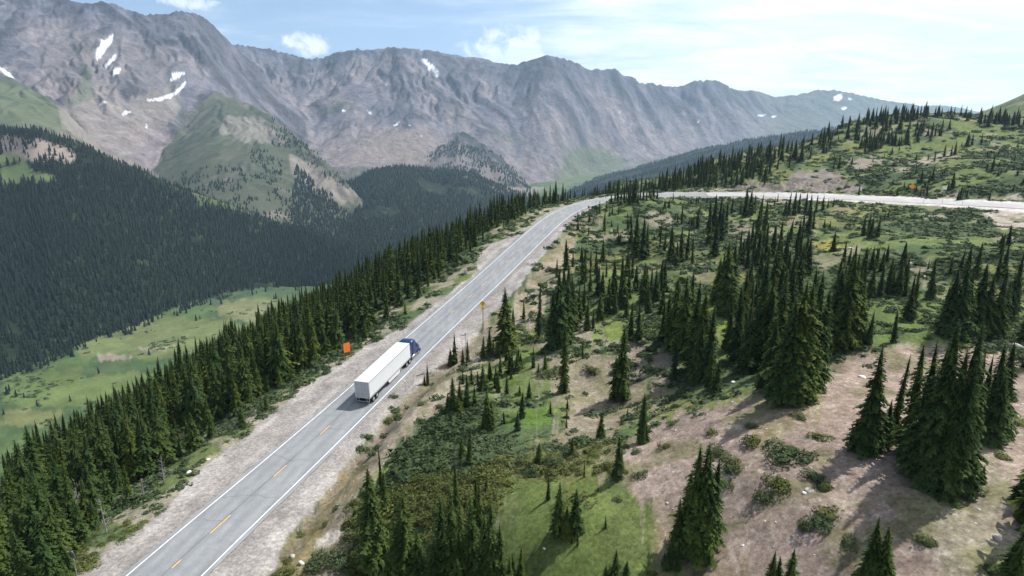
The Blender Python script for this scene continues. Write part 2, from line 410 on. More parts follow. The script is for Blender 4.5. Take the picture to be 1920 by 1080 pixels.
farz = gy > 1300
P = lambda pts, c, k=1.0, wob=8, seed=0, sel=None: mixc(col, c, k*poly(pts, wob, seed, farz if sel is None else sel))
# green alp on the shoulder, pale scree patches, chutes
col = P([(395,178),(440,186),(500,218),(545,262),(600,300),(600,345),(500,350),(400,330),(310,330),(320,280),(350,215)], (.066,.077,.052), .7, 18, 1)
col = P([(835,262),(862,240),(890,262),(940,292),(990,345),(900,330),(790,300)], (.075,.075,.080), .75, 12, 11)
col = P([(425,222),(470,215),(505,240),(540,262),(520,275),(470,262),(415,250)], (.19,.175,.155), .8, 12, 2)
col = P([(535,288),(580,300),(640,345),(690,388),(640,382),(590,365),(545,325)], (.205,.18,.16), .85, 10, 3)
col = P([(130,180),(190,150),(230,190),(330,150),(350,200),(290,250),(250,285),(200,260),(150,240)], (.215,.19,.172), .7, 14, 4)
col = P([(60,100),(140,60),(250,70),(330,120),(300,160),(180,150),(80,150)], (.175,.155,.152), .45, 20, 12)
col = P([(580,290),(700,250),(820,240),(900,290),(1000,340),(960,350),(800,312),(640,306)], (.20,.172,.160), .5, 16, 13)
col = P([(150,120),(175,130),(170,185),(130,200),(150,160)], (.085,.11,.065), .7, 8, 5)
col = P([(0,150),(60,170),(120,210),(130,245),(60,240),(0,230)], (.095,.115,.065), .8, 8, 6)
col = P([(110,195),(140,215),(200,265),(300,330),(270,330),(180,285),(120,240)], (.195,.175,.158), .8, 6, 7)
col = P([(1030,345),(1060,290),(1100,270),(1180,300),(1150,330),(1090,345)], (.10,.125,.07), .75, 10, 8)
col = P([(640,300),(760,240),(830,265),(800,305),(720,310)], (.20,.165,.148), .5, 12, 9)
col = P([(905,335),(960,352),(1020,348),(1000,368),(930,362)], (.22,.185,.165), .8, 6, 10)
# snow fields
SNOW = [[(190,72),(197,78),(207,68),(214,63),(210,80),(198,93),(190,106),(183,114),(179,108),(181,92),(188,84)],
 [(196,122),(205,114),(212,104),(219,103),(215,113),(205,121),(198,130)],[(211,132),(220,126),(227,128),(222,137),(212,142)],
 [(-4,122),(8,130),(20,139),(27,147),(16,144),(4,135),(-4,132)],
 [(315,141),(330,137),(349,136),(338,142),(328,150),(318,152),(326,144)],
 [(272,187),(300,183),(322,175),(338,163),(349,150),(347,160),(336,172),(320,183),(298,190),(278,190)],
 [(186,195),(194,189),(200,190),(192,195)],[(228,214),(237,207),(247,210),(238,214),(230,217)],
 [(789,109),(797,110),(806,118),(815,124),(823,134),(824,143),(818,146),(815,137),(808,128),(803,133),(801,124),(793,116)],
 [(672,178),(682,181),(678,183)],[(722,157),(728,158),(725,160)],[(688,206),(698,212),(694,214)],[(738,236),(749,227),(745,235)],[(640,203),(648,208),(643,209)],
 [(1562,181),(1577,176),(1579,184),(1571,190),(1562,187)],[(1590,183),(1598,186),(1592,188)],[(1578,201),(1588,203),(1582,207),(1576,205)],
 [(1444,218),(1456,217),(1450,221)],[(1420,216),(1436,215),(1428,219)],[(1156,205),(1164,212),(1158,209)],[(270,236),(276,234),(274,241)],
 [(1296,228),(1314,226),(1304,231)],[(933,170),(939,176),(935,175)],[(765,230),(770,235),(767,236)],[(788,252),(792,255),(789,256)]]
snow = np.zeros(len(z))
for i, s in enumerate(SNOW): snow = np.maximum(snow, poly(s, 1.4, 100+i, farz & ~ff))
# outcrops and clearings on the forest ridge
FR = is_('forestridge')
clear = np.zeros(len(z))
for i, (pp, c_, k_) in enumerate([([(0,250),(90,262),(150,290),(120,305),(60,300),(0,300)], (.24,.2,.175), .6), ([(0,306),(40,306),(90,322),(110,336),(60,340),(0,345)], (.10,.135,.06), 1), ([(0,285),(50,300),(0,308)], (.12,.15,.07), 1),
       ([(330,335),(420,368),(480,396),(470,402),(380,380)], (.07,.088,.042), .5)]):
    m = poly(pp, 10, 120+i, FR); clear = np.maximum(clear, m*k_); col = mixc(col, c_, m)
# valley floor details
VF = (lid == 0) | (n1 & (z < -225))
mead = [([(130,640),(200,620),(300,598),(400,596),(470,610),(420,650),(330,672),(200,690),(160,672)], (.115,.138,.058)), ([(410,575),(480,558),(540,560),(560,590),(470,605),(420,600)], (.14,.145,.075)),
        ([(0,700),(70,695),(190,705),(270,690),(330,700),(300,735),(150,760),(40,770),(0,760)], (.098,.135,.046)), ([(170,672),(330,672),(420,648),(430,660),(330,690),(220,700),(150,700)], (.052,.088,.038)),
        ([(330,560),(450,530),(600,515),(620,560),(560,600),(530,560),(460,555),(400,575)], (.055,.088,.046)), ([(0,760),(150,765),(330,705),(300,760),(100,820),(0,840)], (.052,.082,.034)), ([(0,770),(90,765),(130,780),(60,800),(0,800)], (.13,.14,.06)),
        ([(300,585),(330,600),(300,605),(270,600)], (.1,.13,.05)), ([(170,665),(240,668),(230,678),(180,680)], (.24,.20,.17)), ([(240,655),(330,650),(300,662)],(.22,.2,.15))]
for i, (pp, c_) in enumerate(mead): col = mixc(col, c_, .85*poly(pp, 10, 140+i, VF))

# near ground
wil = sstep(-.1, .18, fbm(gx/11, gy/11, 4, 201)+.25*n_a)
cn = mixc(np.tile([.105, .135, .048], (len(z), 1)), [.058, .085, .040], wil)
cn = mixc(cn, [.22, .19, .15], .75*sstep(.22, .45, fbm(gx/17+3, gy/17, 5, 202)+.15*n_c))
cn = mixc(cn, [.15, .145, .055], .6*sstep(.15, .4, fbm(gx/23+9, gy/23, 4, 203)))
col = np.where(n1[:, None], cn, col)
NN = n1 & (gy < 700)
PINK = (.222, .174, .145); GRASS = (.075, .118, .026); MEAD = (.086, .114, .034); TAN = (.235, .20, .152); SAND = (.30, .27, .22); OLIV = (.15, .14, .055); WILL = (.062, .092, .045)
Pn = lambda pts, c, k=1.0, wob=14, seed=0: mixc(col, c, k*poly(pts, wob*1.8, seed, NN))
bare = np.zeros(len(z))
def bareP(pts, c, k=1.0, wob=14, seed=0):
    global col, bare
    m = k*poly(pts, wob*1.5, seed, NN); col = mixc(col, c, m); bare = np.maximum(bare, m)
col = Pn([(930,880),(1060,860),(1180,900),(1240,960),(1260,1080),(1300,1400),(900,1400),(930,1000)], MEAD, .9, 26, 301)
col = Pn([(930,690),(985,672),(1030,700),(1050,770),(980,800),(930,800),(900,760)], GRASS, .75, 24, 302)
col = Pn([(985,745),(1045,765),(1040,790),(990,805),(975,780)], (.078,.135,.024), .7, 8, 303)
col = Pn([(1010,820),(1130,800),(1200,870),(1100,905),(960,900)], OLIV, .5, 14, 304)
col = Pn([(1130,600),(1250,590),(1250,640),(1120,640)], (.12,.17,.03), .8, 10, 305)
col = Pn([(1330,560),(1380,560),(1370,620),(1320,620)], (.13,.18,.04), .9, 10, 306)
bareP([(1140,860),(1250,790),(1420,740),(1540,690),(1640,648),(1760,640),(1840,650),(1920,690),(2200,720),(2300,1400),(1260,1400),(1290,1050),(1240,960),(1150,900)], PINK, 1, 18, 307)
bareP([(1030,720),(1080,660),(1170,650),(1260,650),(1260,700),(1200,780),(1080,850),(1020,830),(1060,770)], (.215,.178,.14), .8, 28, 308)
col = Pn([(1390,745),(1500,700),(1560,750),(1520,810),(1420,830)], OLIV, .55, 18, 309)
col = Pn([(1230,900),(1330,1000),(1400,1080),(1420,1300),(1260,1300)], (.19,.15,.09), .6, 22, 310)
col = Pn([(1690,960),(1900,850),(1920,1080),(1780,1120)], (.17,.165,.11), .65, 22, 311)
col = Pn([(1480,560),(1900,560),(1920,640),(1800,650),(1640,640),(1540,660),(1480,640)], (.085,.13,.04), .8, 14, 312)
col = Pn([(1240,520),(1330,470),(1330,560),(1260,560)], (.11,.13,.05), .6, 14, 313)
col = Pn([(1525,452),(1570,448),(1590,470),(1540,475)], (.24,.20,.05), .7, 6, 314)
for i, q in enumerate([[(1380,395),(1420,405),(1400,418)], [(1450,415),(1530,410),(1510,440),(1455,430)], [(1700,470),(1730,475),(1760,520),(1790,560),(1750,540),(1700,500)], [(1500,480),(1620,470),(1600,495),(1530,500)],
      [(1240,455),(1300,440),(1290,470)], [(1300,485),(1340,500),(1310,530)], [(1080,400),(1130,395),(1110,440),(1080,430)], [(1010,690),(1050,670),(1090,700),(1030,730)]]):
    bareP(q, (.21,.185,.14), .6, 16, 320+i)
# roadside cut slope on the right of the road
bareP([(600,1100),(540,1080),(600,950),(700,800),(800,700),(880,640),(960,560),(1010,500),(1060,440),(1075,445),(1060,500),(1050,560),(1000,600),(930,640),(870,700),(830,760),(740,830),(690,920),(640,1000),(640,1100)], TAN, .95, 16, 330)
col = Pn([(500,1080),(560,990),(640,890),(680,850),(690,870),(640,960),(590,1040),(570,1080)], (.19,.155,.06), .75, 14, 331)
bareP([(590,1020),(640,985),(655,970),(640,1010),(600,1040)], (.46,.42,.37), .9, 5, 332)
bareP([(765,800),(820,735),(900,690),(915,700),(850,745),(800,790)], (.33,.28,.22), .7, 12, 333)
# rocky road cut on the far leg
bareP([(1335,354),(1345,352),(1400,335),(1460,345),(1480,325),(1520,318),(1560,322),(1600,345),(1620,355),(1560,362),(1450,356),(1360,354)], (.185,.158,.148), .95, 9, 334)
col = mixc(col, (.075,.072,.078), .8*(full_s > RS[kmax])*(full_d < -8)*(full_d > -40)*bare*sstep(.02, .25, fbm((gx+gy*.5)/2.2, gy/6, 4, 341)))
bareP([(1840,400),(1930,385),(1930,430),(1870,425),(1850,412)], (.33,.29,.25), 1, 4, 335)
bareP([(1780,385),(1930,372),(1930,360),(1890,366)], (.33,.29,.25), 1, 3, 336)
bareP([(1590,300),(1630,292),(1660,297),(1640,310),(1600,318)], (.25,.22,.18), .8, 5, 337)
bareP([(1700,308),(1740,298),(1790,285),(1800,292),(1760,306),(1710,316)], (.27,.24,.20), .8, 5, 338)
bareP([(1620,240),(1680,232),(1700,240),(1650,250),(1610,256)], (.24,.21,.16), .7, 6, 339)
# left roadside bank
lb = (full_d < 0) & (-full_d > 4) & (-full_d < 40) & NN & (full_s < RS[kmax]+20)
col = np.where(lb[:, None], mixc(mixc(np.tile([.10, .125, .05], (len(z), 1)), [.066, .095, .046], sstep(-.2, .2, n_b)), [.24, .215, .17], .8*sstep(.12, .4, fbm(gx/4, gy/4, 4, 205)+.4*np.exp(-((-full_d-10)/5)**2))), col)
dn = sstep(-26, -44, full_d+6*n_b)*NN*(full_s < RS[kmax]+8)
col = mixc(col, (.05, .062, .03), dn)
# fine stones in bare places
st = sstep(.15, .5, fbm(gx/.55, gy/.55, 3, 206))*np.clip(1-gy/150, 0, 1)
col = mixc(col, (.42, .37, .33), .5*st*bare)
col = mixc(col, (.13, .105, .09), .45*bare*sstep(.15, .5, fbm(gx/.8+4, gy/.8, 3, 207))*np.clip(1-gy/160, 0, 1))
col = mixc(col, (.105, .108, .045), .62*bare*sstep(.02, .36, fbm(gx/3.4+4, gy/3.4, 4, 208)))
# gravel shoulders
gcol = mixc(np.tile([.232, .216, .204], (len(z), 1)), [.295, .278, .264], sstep(-.4, .5, fbm(full_d/1.4, full_s/9, 4, 209)))
gcol = mixc(gcol, [.17, .15, .14], .6*sstep(.2, .6, n_c))
gcol = mixc(gcol, [.18, .165, .155], .5*np.exp(-((np.abs(full_d)-4.6)/.5)**2))
gcol = gcol*(1+.75*sstep(RS[kmax]+20, RS[kmax]+60, full_s))[:, None]  # far-leg gravel lightened too, glare put into its colour
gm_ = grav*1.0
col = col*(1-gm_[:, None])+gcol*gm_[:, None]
dstr = np.exp(-((full_d-wr(full_s)-.9)/.8)**2)*(full_s > 0)*(full_s < s_of_y(125))*sstep(-.3, .3, n_c+.3)
col = mixc(col, (.12, .10, .085), .7*dstr)
rockm = np.where(rock | is_('far'), 1.0, np.where(is_('shoulder') | is_('leftspur'), .5, 0))
mot = 1+.22*fbm(gx/1.1, gy/1.1, 3, 221)+.20*fbm(gx/4.5, gy/4.5, 4, 222)
col = np.where((n1 & (gy < 420))[:, None], col*(1+(mot-1)*(1-.45*gm_))[:, None], col)
vf = (lid == 0) | (n1 & (z < -200))
col = np.where(vf[:, None], col*(1+.35*fbm(gx/14, gy/14, 4, 223, .65)+.2*fbm(gx/45, gy/45, 3, 224))[:, None], col)
col = np.clip(col, .004, .9)
col = mixc(col, (.74, .77, .82), snow*np.clip(1+.4*fbm(gx/14, gy/14, 3, 230), .6, 1))

def new_mesh(name, V, Fc, k=None, smooth=False, uvs=None, attrs=None, mats=(), midx=None):
    """V (n,3), Fc (m,k) faces"""
    me = bpy.data.meshes.new(name)
    V = np.ascontiguousarray(V, np.float32); Fc = np.ascontiguousarray(Fc, np.int32)
    m, kk = Fc.shape
    me.vertices.add(len(V)); me.vertices.foreach_set('co', V.ravel())
    me.loops.add(m*kk); me.loops.foreach_set('vertex_index', Fc.ravel())
    me.polygons.add(m); me.polygons.foreach_set('loop_start', np.arange(m, dtype=np.int32)*kk)
    me.polygons.foreach_set('loop_total', np.full(m, kk, np.int32))
    if smooth: me.polygons.foreach_set('use_smooth', np.ones(m, bool))
    if midx is not None: me.polygons.foreach_set('material_index', np.asarray(midx, np.int32))
    for mt_ in mats: me.materials.append(mt_)
    for an, arr in (attrs or {}).items():
        if arr.ndim == 2:
            at_ = me.attributes.new(an, 'FLOAT_COLOR', 'POINT'); c4 = np.ones((len(V), 4), np.float32); c4[:, :3] = arr
            at_.data.foreach_set('color', c4.ravel())
        else:
            at_ = me.attributes.new(an, 'FLOAT', 'POINT'); at_.data.foreach_set('value', arr.astype(np.float32))
    me.update(calc_edges=True); me.validate(verbose=False)
    return me
def link(name, me, parent=None, **props):
    o = bpy.data.objects.new(name, me); C.objects.link(o)
    if parent is not None: o.parent = parent
    for k_, v_ in props.items(): o[k_] = v_
    return o

# ------------------------------------------------------------------ materials
class NT:
    def __init__(s, name):
        s.m = bpy.data.materials.new(name); s.m.use_nodes = True; s.t = s.m.node_tree; s.n = s.t.nodes; s.b = s.n['Principled BSDF']
    def node(s, typ, **kw):
        n = s.n.new(typ)
        for k_, v_ in kw.items():
            if k_ in n.inputs: n.inputs[k_].default_value = v_
            else: setattr(n, k_, v_)
        return n
    def l(s, a, b): s.t.links.new(a, b)
def mixrgb(N, blend, fac, a, b):
    n = N.node('ShaderNodeMix', data_type='RGBA', blend_type=blend)
    for i, v in ((0, fac), (6, a), (7, b)):
        if hasattr(v, 'is_linked'): N.l(v, n.inputs[i])
        else: n.inputs[i].default_value = v if not isinstance(v, tuple) else (*v, 1) if len(v) == 3 else v
    return n.outputs[2]
def noise(N, scale, detail=5, rough=.55, vec=None, dim='3D'):
    n = N.node('ShaderNodeTexNoise'); n.inputs['Scale'].default_value = scale; n.inputs['Detail'].default_value = detail; n.inputs['Roughness'].default_value = rough
    if vec is not None: N.l(vec, n.inputs['Vector'])
    return n.outputs['Fac']
def ramp(N, v, stops):
    r = N.node('ShaderNodeValToRGB'); N.l(v, r.inputs[0]); e = r.color_ramp.elements
    while len(e) < len(stops): e.new(.5)
    for el, (p, c_) in zip(e, stops): el.position = p; el.color = (*c_, 1) if isinstance(c_, tuple) else (c_, c_, c_, 1)
    return r.outputs[0]
def simple(name, c_, rough=.6, metal=0, var=.12, scale=3.0, bump=0):
    N = NT(name); g = N.node('ShaderNodeNewGeometry').outputs['Position']
    tc = N.node('ShaderNodeTexCoord').outputs['Object']
    f = noise(N, scale, 5, .6, tc)
    r = ramp(N, f, [(.3, 1-var), (.7, 1+var)])
    out = mixrgb(N, 'MULTIPLY', 1.0, (*c_, 1), r); N.l(out, N.b.inputs['Base Color'])
    N.b.inputs['Roughness'].default_value = rough; N.b.inputs['Metallic'].default_value = metal
    if bump:
        b = N.node('ShaderNodeBump'); b.inputs['Strength'].default_value = bump; b.inputs['Distance'].default_value = .05; N.l(f, b.inputs['Height']); N.l(b.outputs[0], N.b.inputs['Normal'])
    return N.m

def ground_mat():
    N = NT('ground_earth'); pos = N.node('ShaderNodeNewGeometry').outputs['Position']
    a = N.node('ShaderNodeAttribute', attribute_name='tone'); rk = N.node('ShaderNodeAttribute', attribute_name='rocky')
    fs_ = noise(N, 4.5, 3, .6, pos); f1 = noise(N, 2.2, 6, .65, pos); f2 = noise(N, .018, 9, .68, pos); f5 = noise(N, .07, 5, .7, pos); f3 = noise(N, .35, 6, .6, pos)
    r1 = ramp(N, f1, [(.3, .62), (.72, 1.38)]); r2 = ramp(N, f2, [(.34, .74), (.66, 1.26)]); r3 = ramp(N, f3, [(.3, .82), (.7, 1.18)])
    nr = mixrgb(N, 'MULTIPLY', 1.0, mixrgb(N, 'MULTIPLY', 1.0, r1, r3), ramp(N, fs_, [(.30, .60), (.42, .97), (.60, 1.0), (.70, 1.5)]))
    r2 = mixrgb(N, 'MULTIPLY', 1.0, r2, ramp(N, f5, [(.33, .78), (.5, 1.0), (.68, 1.25)])); k_ = mixrgb(N, 'MIX', rk.outputs['Fac'], nr, r2)
    o = mixrgb(N, 'MULTIPLY', 1.0, a.outputs['Color'], k_); N.l(o, N.b.inputs['Base Color'])
    N.b.inputs['Roughness'].default_value = .95; N.b.inputs['Specular IOR Level'].default_value = .05
    b = N.node('ShaderNodeBump'); b.inputs['Strength'].default_value = .55; b.inputs['Distance'].default_value = .12; N.l(f1, b.inputs['Height'])
    b2 = N.node('ShaderNodeBump'); b2.inputs['Distance'].default_value = 24.0
    mm = N.node('ShaderNodeMath', operation='MULTIPLY'); N.l(rk.outputs['Fac'], mm.inputs[0]); mm.inputs[1].default_value = .9; N.l(mm.outputs[0], b2.inputs['Strength'])
    N.l(f2, b2.inputs['Height']); N.l(b.outputs[0], b2.inputs['Normal']); N.l(b2.outputs[0], N.b.inputs['Normal'])
    return N.m
M_ground = ground_mat()
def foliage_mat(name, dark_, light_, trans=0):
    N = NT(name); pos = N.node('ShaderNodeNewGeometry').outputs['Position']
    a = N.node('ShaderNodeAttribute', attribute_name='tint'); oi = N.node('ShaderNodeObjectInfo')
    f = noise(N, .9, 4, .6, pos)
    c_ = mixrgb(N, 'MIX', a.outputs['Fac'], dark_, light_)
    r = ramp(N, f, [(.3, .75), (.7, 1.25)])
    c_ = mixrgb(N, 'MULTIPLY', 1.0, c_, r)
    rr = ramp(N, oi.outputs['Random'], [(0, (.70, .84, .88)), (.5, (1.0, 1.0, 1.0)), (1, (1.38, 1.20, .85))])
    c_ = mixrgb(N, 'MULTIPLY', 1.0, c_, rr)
    N.l(c_, N.b.inputs['Base Color']); N.b.inputs['Roughness'].default_value = .8; N.b.inputs['Specular IOR Level'].default_value = .06
    if trans:
        tb = N.node('ShaderNodeBsdfTranslucent'); N.l(c_, tb.inputs[0]); mx_ = N.node('ShaderNodeMixShader'); mx_.inputs[0].default_value = trans
        N.l(N.b.outputs[0], mx_.inputs[1]); N.l(tb.outputs[0], mx_.inputs[2]); N.l(mx_.outputs[0], N.n['Material Output'].inputs['Surface'])
    return N.m
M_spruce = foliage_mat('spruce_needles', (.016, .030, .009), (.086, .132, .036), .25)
M_wood = foliage_mat('forest_needles', (.005, .011, .010), (.015, .026, .017))
M_shrub = foliage_mat('willow_leaves', (.038, .058, .022), (.125, .150, .075), .2)
M_bark = simple('bark', (.11, .085, .07), .9, 0, .3, 6)
M_dead = simple('weathered_wood', (.24, .22, .205), .85, 0, .25, 5)
M_stone = simple('boulder_stone', (.36, .32, .29), .9, 0, .25, 2.5, .4)
M_stonew = simple('pale_boulder_stone', (.62, .58, .54), .9, 0, .15, 2.5, .3)
M_stoneo = simple('orange_boulder_stone', (.48, .27, .16), .9, 0, .25, 2.5, .3)

# terrain object
ii = np.arange(NY*NA).reshape(NY, NA)
quads = np.stack([ii[:-1, :-1], ii[:-1, 1:], ii[1:, 1:], ii[1:, :-1]], -1).reshape(-1, 4)
me = new_mesh('terrain', np.stack([gx, gy, z], 1), quads, smooth=True, attrs={'tone': col, 'rocky': rockm}, mats=[M_ground])
link('terrain', me, kind='structure')
print('terrain', NY, NA, round(time.time()-T0, 1))
#@@PART2
# ------------------------------------------------------------------ road, lines, cracks
LAT = {}
def ribbon(name, off0, off1, s0, s1, dz, mat, wob=0, step=1.0, kind='structure', **props):
    ss = np.arange(s0, s1, step); ss = np.append(ss, s1)
    f = np.interp(ss, RS, np.arange(len(RS))); i = np.clip(f.astype(int), 0, len(RD)-2); u = (f-i)[:, None]
    p = RD[i]*(1-u)+RD[i+1]*u; n = RN[i]*(1-u)+RN[i+1]*u; n /= np.linalg.norm(n, axis=1)[:, None]
    w0 = off0+(wob*vnoise(ss/2.1, ss*0+3.3, 9) if wob else 0); w1 = off1+(wob*vnoise(ss/1.7, ss*0+8.3, 12) if wob else 0)
    w0 = np.broadcast_to(w0, ss.shape); w1 = np.broadcast_to(w1, ss.shape)
    crown = lambda o: -.02*np.abs(o)
    if off0 < 0 < off1:
        offs = np.stack([w0+(w1-w0)*q for q in np.linspace(0, 1, 21)], 1)
    else: offs = np.stack([w0, w1], 1)
    k = offs.shape[1]; LAT[name] = offs.ravel()
    V = np.stack([p[:, 0:1]+n[:, 0:1]*offs, p[:, 1:2]+n[:, 1:2]*offs, p[:, 2:3]+crown(offs)-bank(ss)[:, None]*offs+dz], -1).reshape(-1, 3)
    r = np.arange(len(ss)-1)[:, None]*k; c_ = np.arange(k-1)[None]
    Q = np.stack([r+c_, r+c_+1, r+c_+k+1, r+c_+k], -1).reshape(-1, 4)
    return V, Q
def ribbon_obj(name, parts, mat, **props):
    Vs, Qs, o = [], [], 0
    for V, Q in parts: Vs.append(V); Qs.append(Q+o); o += len(V)
    return link(name, new_mesh(name, np.vstack(Vs), np.vstack(Qs), mats=[mat], attrs={'lat': LAT['r']} if name == 'road' else None), **props)
def asphalt(nm='asphalt', ca=(.175, .186, .198), cb=(.215, .225, .235)):
    N = NT(nm); pos = N.node('ShaderNodeNewGeometry').outputs['Position']
    f1 = noise(N, .14, 5, .6, pos); f2 = noise(N, 5.0, 5, .7, pos); f3 = noise(N, .9, 4, .5, pos)
    mp = N.node('ShaderNodeMapping'); mp.inputs['Rotation'].default_value = (0, 0, math.radians(15)); mp.inputs['Scale'].default_value = (1, .05, 1); N.l(pos, mp.inputs[0])
    f4 = noise(N, .9, 3, .5, mp.outputs[0])
    c_ = ramp(N, f1, [(.3, ca), (.7, cb)])
    for f, lo, hi in ((f2, .86, 1.14), (f3, .93, 1.07), (f4, .90, 1.10)):
        c_ = mixrgb(N, 'MULTIPLY', 1.0, c_, ramp(N, f, [(.3, lo), (.7, hi)]))
    la = N.node('ShaderNodeAttribute', attribute_name='lat'); ab = N.node('ShaderNodeMath', operation='ABSOLUTE'); N.l(la.outputs['Fac'], ab.inputs[0])
    m1 = N.node('ShaderNodeMath', operation='MULTIPLY_ADD'); N.l(ab.outputs[0], m1.inputs[0]); m1.inputs[1].default_value = 2*math.pi/1.7; m1.inputs[2].default_value = -2*math.pi*.95/1.7
    co_ = N.node('ShaderNodeMath', operation='COSINE'); N.l(m1.outputs[0], co_.inputs[0]); hf = N.node('ShaderNodeMath', operation='MULTIPLY_ADD'); N.l(co_.outputs[0], hf.inputs[0]); hf.inputs[1].default_value = .5; hf.inputs[2].default_value = .5
    c_ = mixrgb(N, 'MULTIPLY', 1.0, c_, ramp(N, hf.outputs[0], [(0, .93), (1, 1.05)]))
    N.l(c_, N.b.inputs['Base Color']); N.b.inputs['Roughness'].default_value = .85; N.b.inputs['Specular IOR Level'].default_value = .3
    b = N.node('ShaderNodeBump'); b.inputs['Strength'].default_value = .2; b.inputs['Distance'].default_value = .02; N.l(f2, b.inputs['Height']); N.l(b.outputs[0], N.b.inputs['Normal'])
    return N.m
M_asph = asphalt()
M_white = simple('white_road_paint', (.70, .70, .69), .7, 0, .22, 1.2)
M_yellow = simple('yellow_road_paint', (.62, .36, .07), .7, 0, .18, 3)
M_tar = simple('tar_sealed_crack', (.075, .078, .085), .8, 0, .2, 3)
S_GLARE = RS[int(np.argmax(Ys))]+12
ribbon_obj('road', [ribbon('r', -4.25, 4.25, 3, S_GLARE, .03, None, .10)], M_asph, kind='structure')
ribbon_obj('road', [ribbon('r', -4.25, 4.25, S_GLARE, S_END-3, .03, None, .10)], asphalt('asphalt_painted_glare', (.28, .28, .285), (.35, .35, .35)), kind='structure')  # far leg of the same asphalt, sun glare painted in as a paler tone
ribbon_obj('road_edge_line', [ribbon('r', -3.725, -3.605, 3, S_END-3, .034, None), ribbon('r', 3.605, 3.725, 3, S_END-3, .034, None)], M_white, kind='structure')
s_tr = s_of_y(92.6)
dash = []
# dashed centre line (two-way passing stretch)
sp = s_of_y(30); k_ = 0
def s_at_px(px, py):
    p = cast(px, py); return float(road_coords(np.array([p[0]]), np.array([p[1]]))[0][0])
for (a, b) in (((388, 1002), (424, 968)), ((505, 895), (528, 874)), ((591, 816), (612, 799)), ((846, 588), (851, 583)), ((872, 562), (882, 552)), ((896, 538), (907, 528)), ((921, 516), (930, 507)), ((944, 494), (950, 488)), ((966, 473), (972, 467)), ((320, 1068), (335, 1052))):
    s0, s1 = s_at_px(*a), s_at_px(*b); dash.append(ribbon('r', -.06, .07, min(s0, s1), max(s0, s1), .034, None, 0, .5))
for s in np.arange(s_of_y(192), S_END-6, 12.2): dash.append(ribbon('r', -.06, .07, s, s+3.4, .034, None))
ribbon_obj('road_centre_line', dash, M_yellow, kind='structure')
crk = [ribbon('r', -.20, -.12, s_of_y(20), s_of_y(168), .0335, None, .035)]
def cross_crack(s, o0, o1, skew, seed):
    n = 14; t = np.linspace(0, 1, n); o = o0+(o1-o0)*t; ss = s+skew*t+.35*vnoise(t*5, t*0+seed, 4)
    f = np.interp(ss, RS, np.arange(len(RS))); i = np.clip(f.astype(int), 0, len(RD)-2); u = (f-i)[:, None]
    p = RD[i]*(1-u)+RD[i+1]*u; nn = RN[i]; T = RT[i]
    V = []
    for k in (-.025, .025):
        V.append(np.stack([p[:, 0]+nn[:, 0]*o+T[:, 0]*k, p[:, 1]+nn[:, 1]*o+T[:, 1]*k, p[:, 2]-.02*np.abs(o)-bank(ss)*o+.0335], 1))
    V = np.stack(V, 1).reshape(-1, 3); r = np.arange(n-1)*2
    return V, np.stack([r, r+1, r+3, r+2], -1)
for s, a, b, sk, sd_ in ((s_at_px(480, 940), -3.4, 3.3, 1.2, 1), (s_at_px(540, 865), -1.5, 3.0, .8, 2), (s_at_px(560, 862), -3.5, .4, -.6, 3), (s_at_px(610, 808), 0, 3.2, 1.0, 4), (s_at_px(430, 985), -3.2, 0, .5, 5),
                          (s_of_y(121), -3.5, 3.4, .8, 6), (s_of_y(139), -3.2, 3.0, -.6, 7), (s_of_y(84), 0, 3.3, .3, 8)):
    crk.append(cross_crack(s, a, b, sk, sd_))
ribbon_obj('road_crack', crk, M_tar, kind='structure')

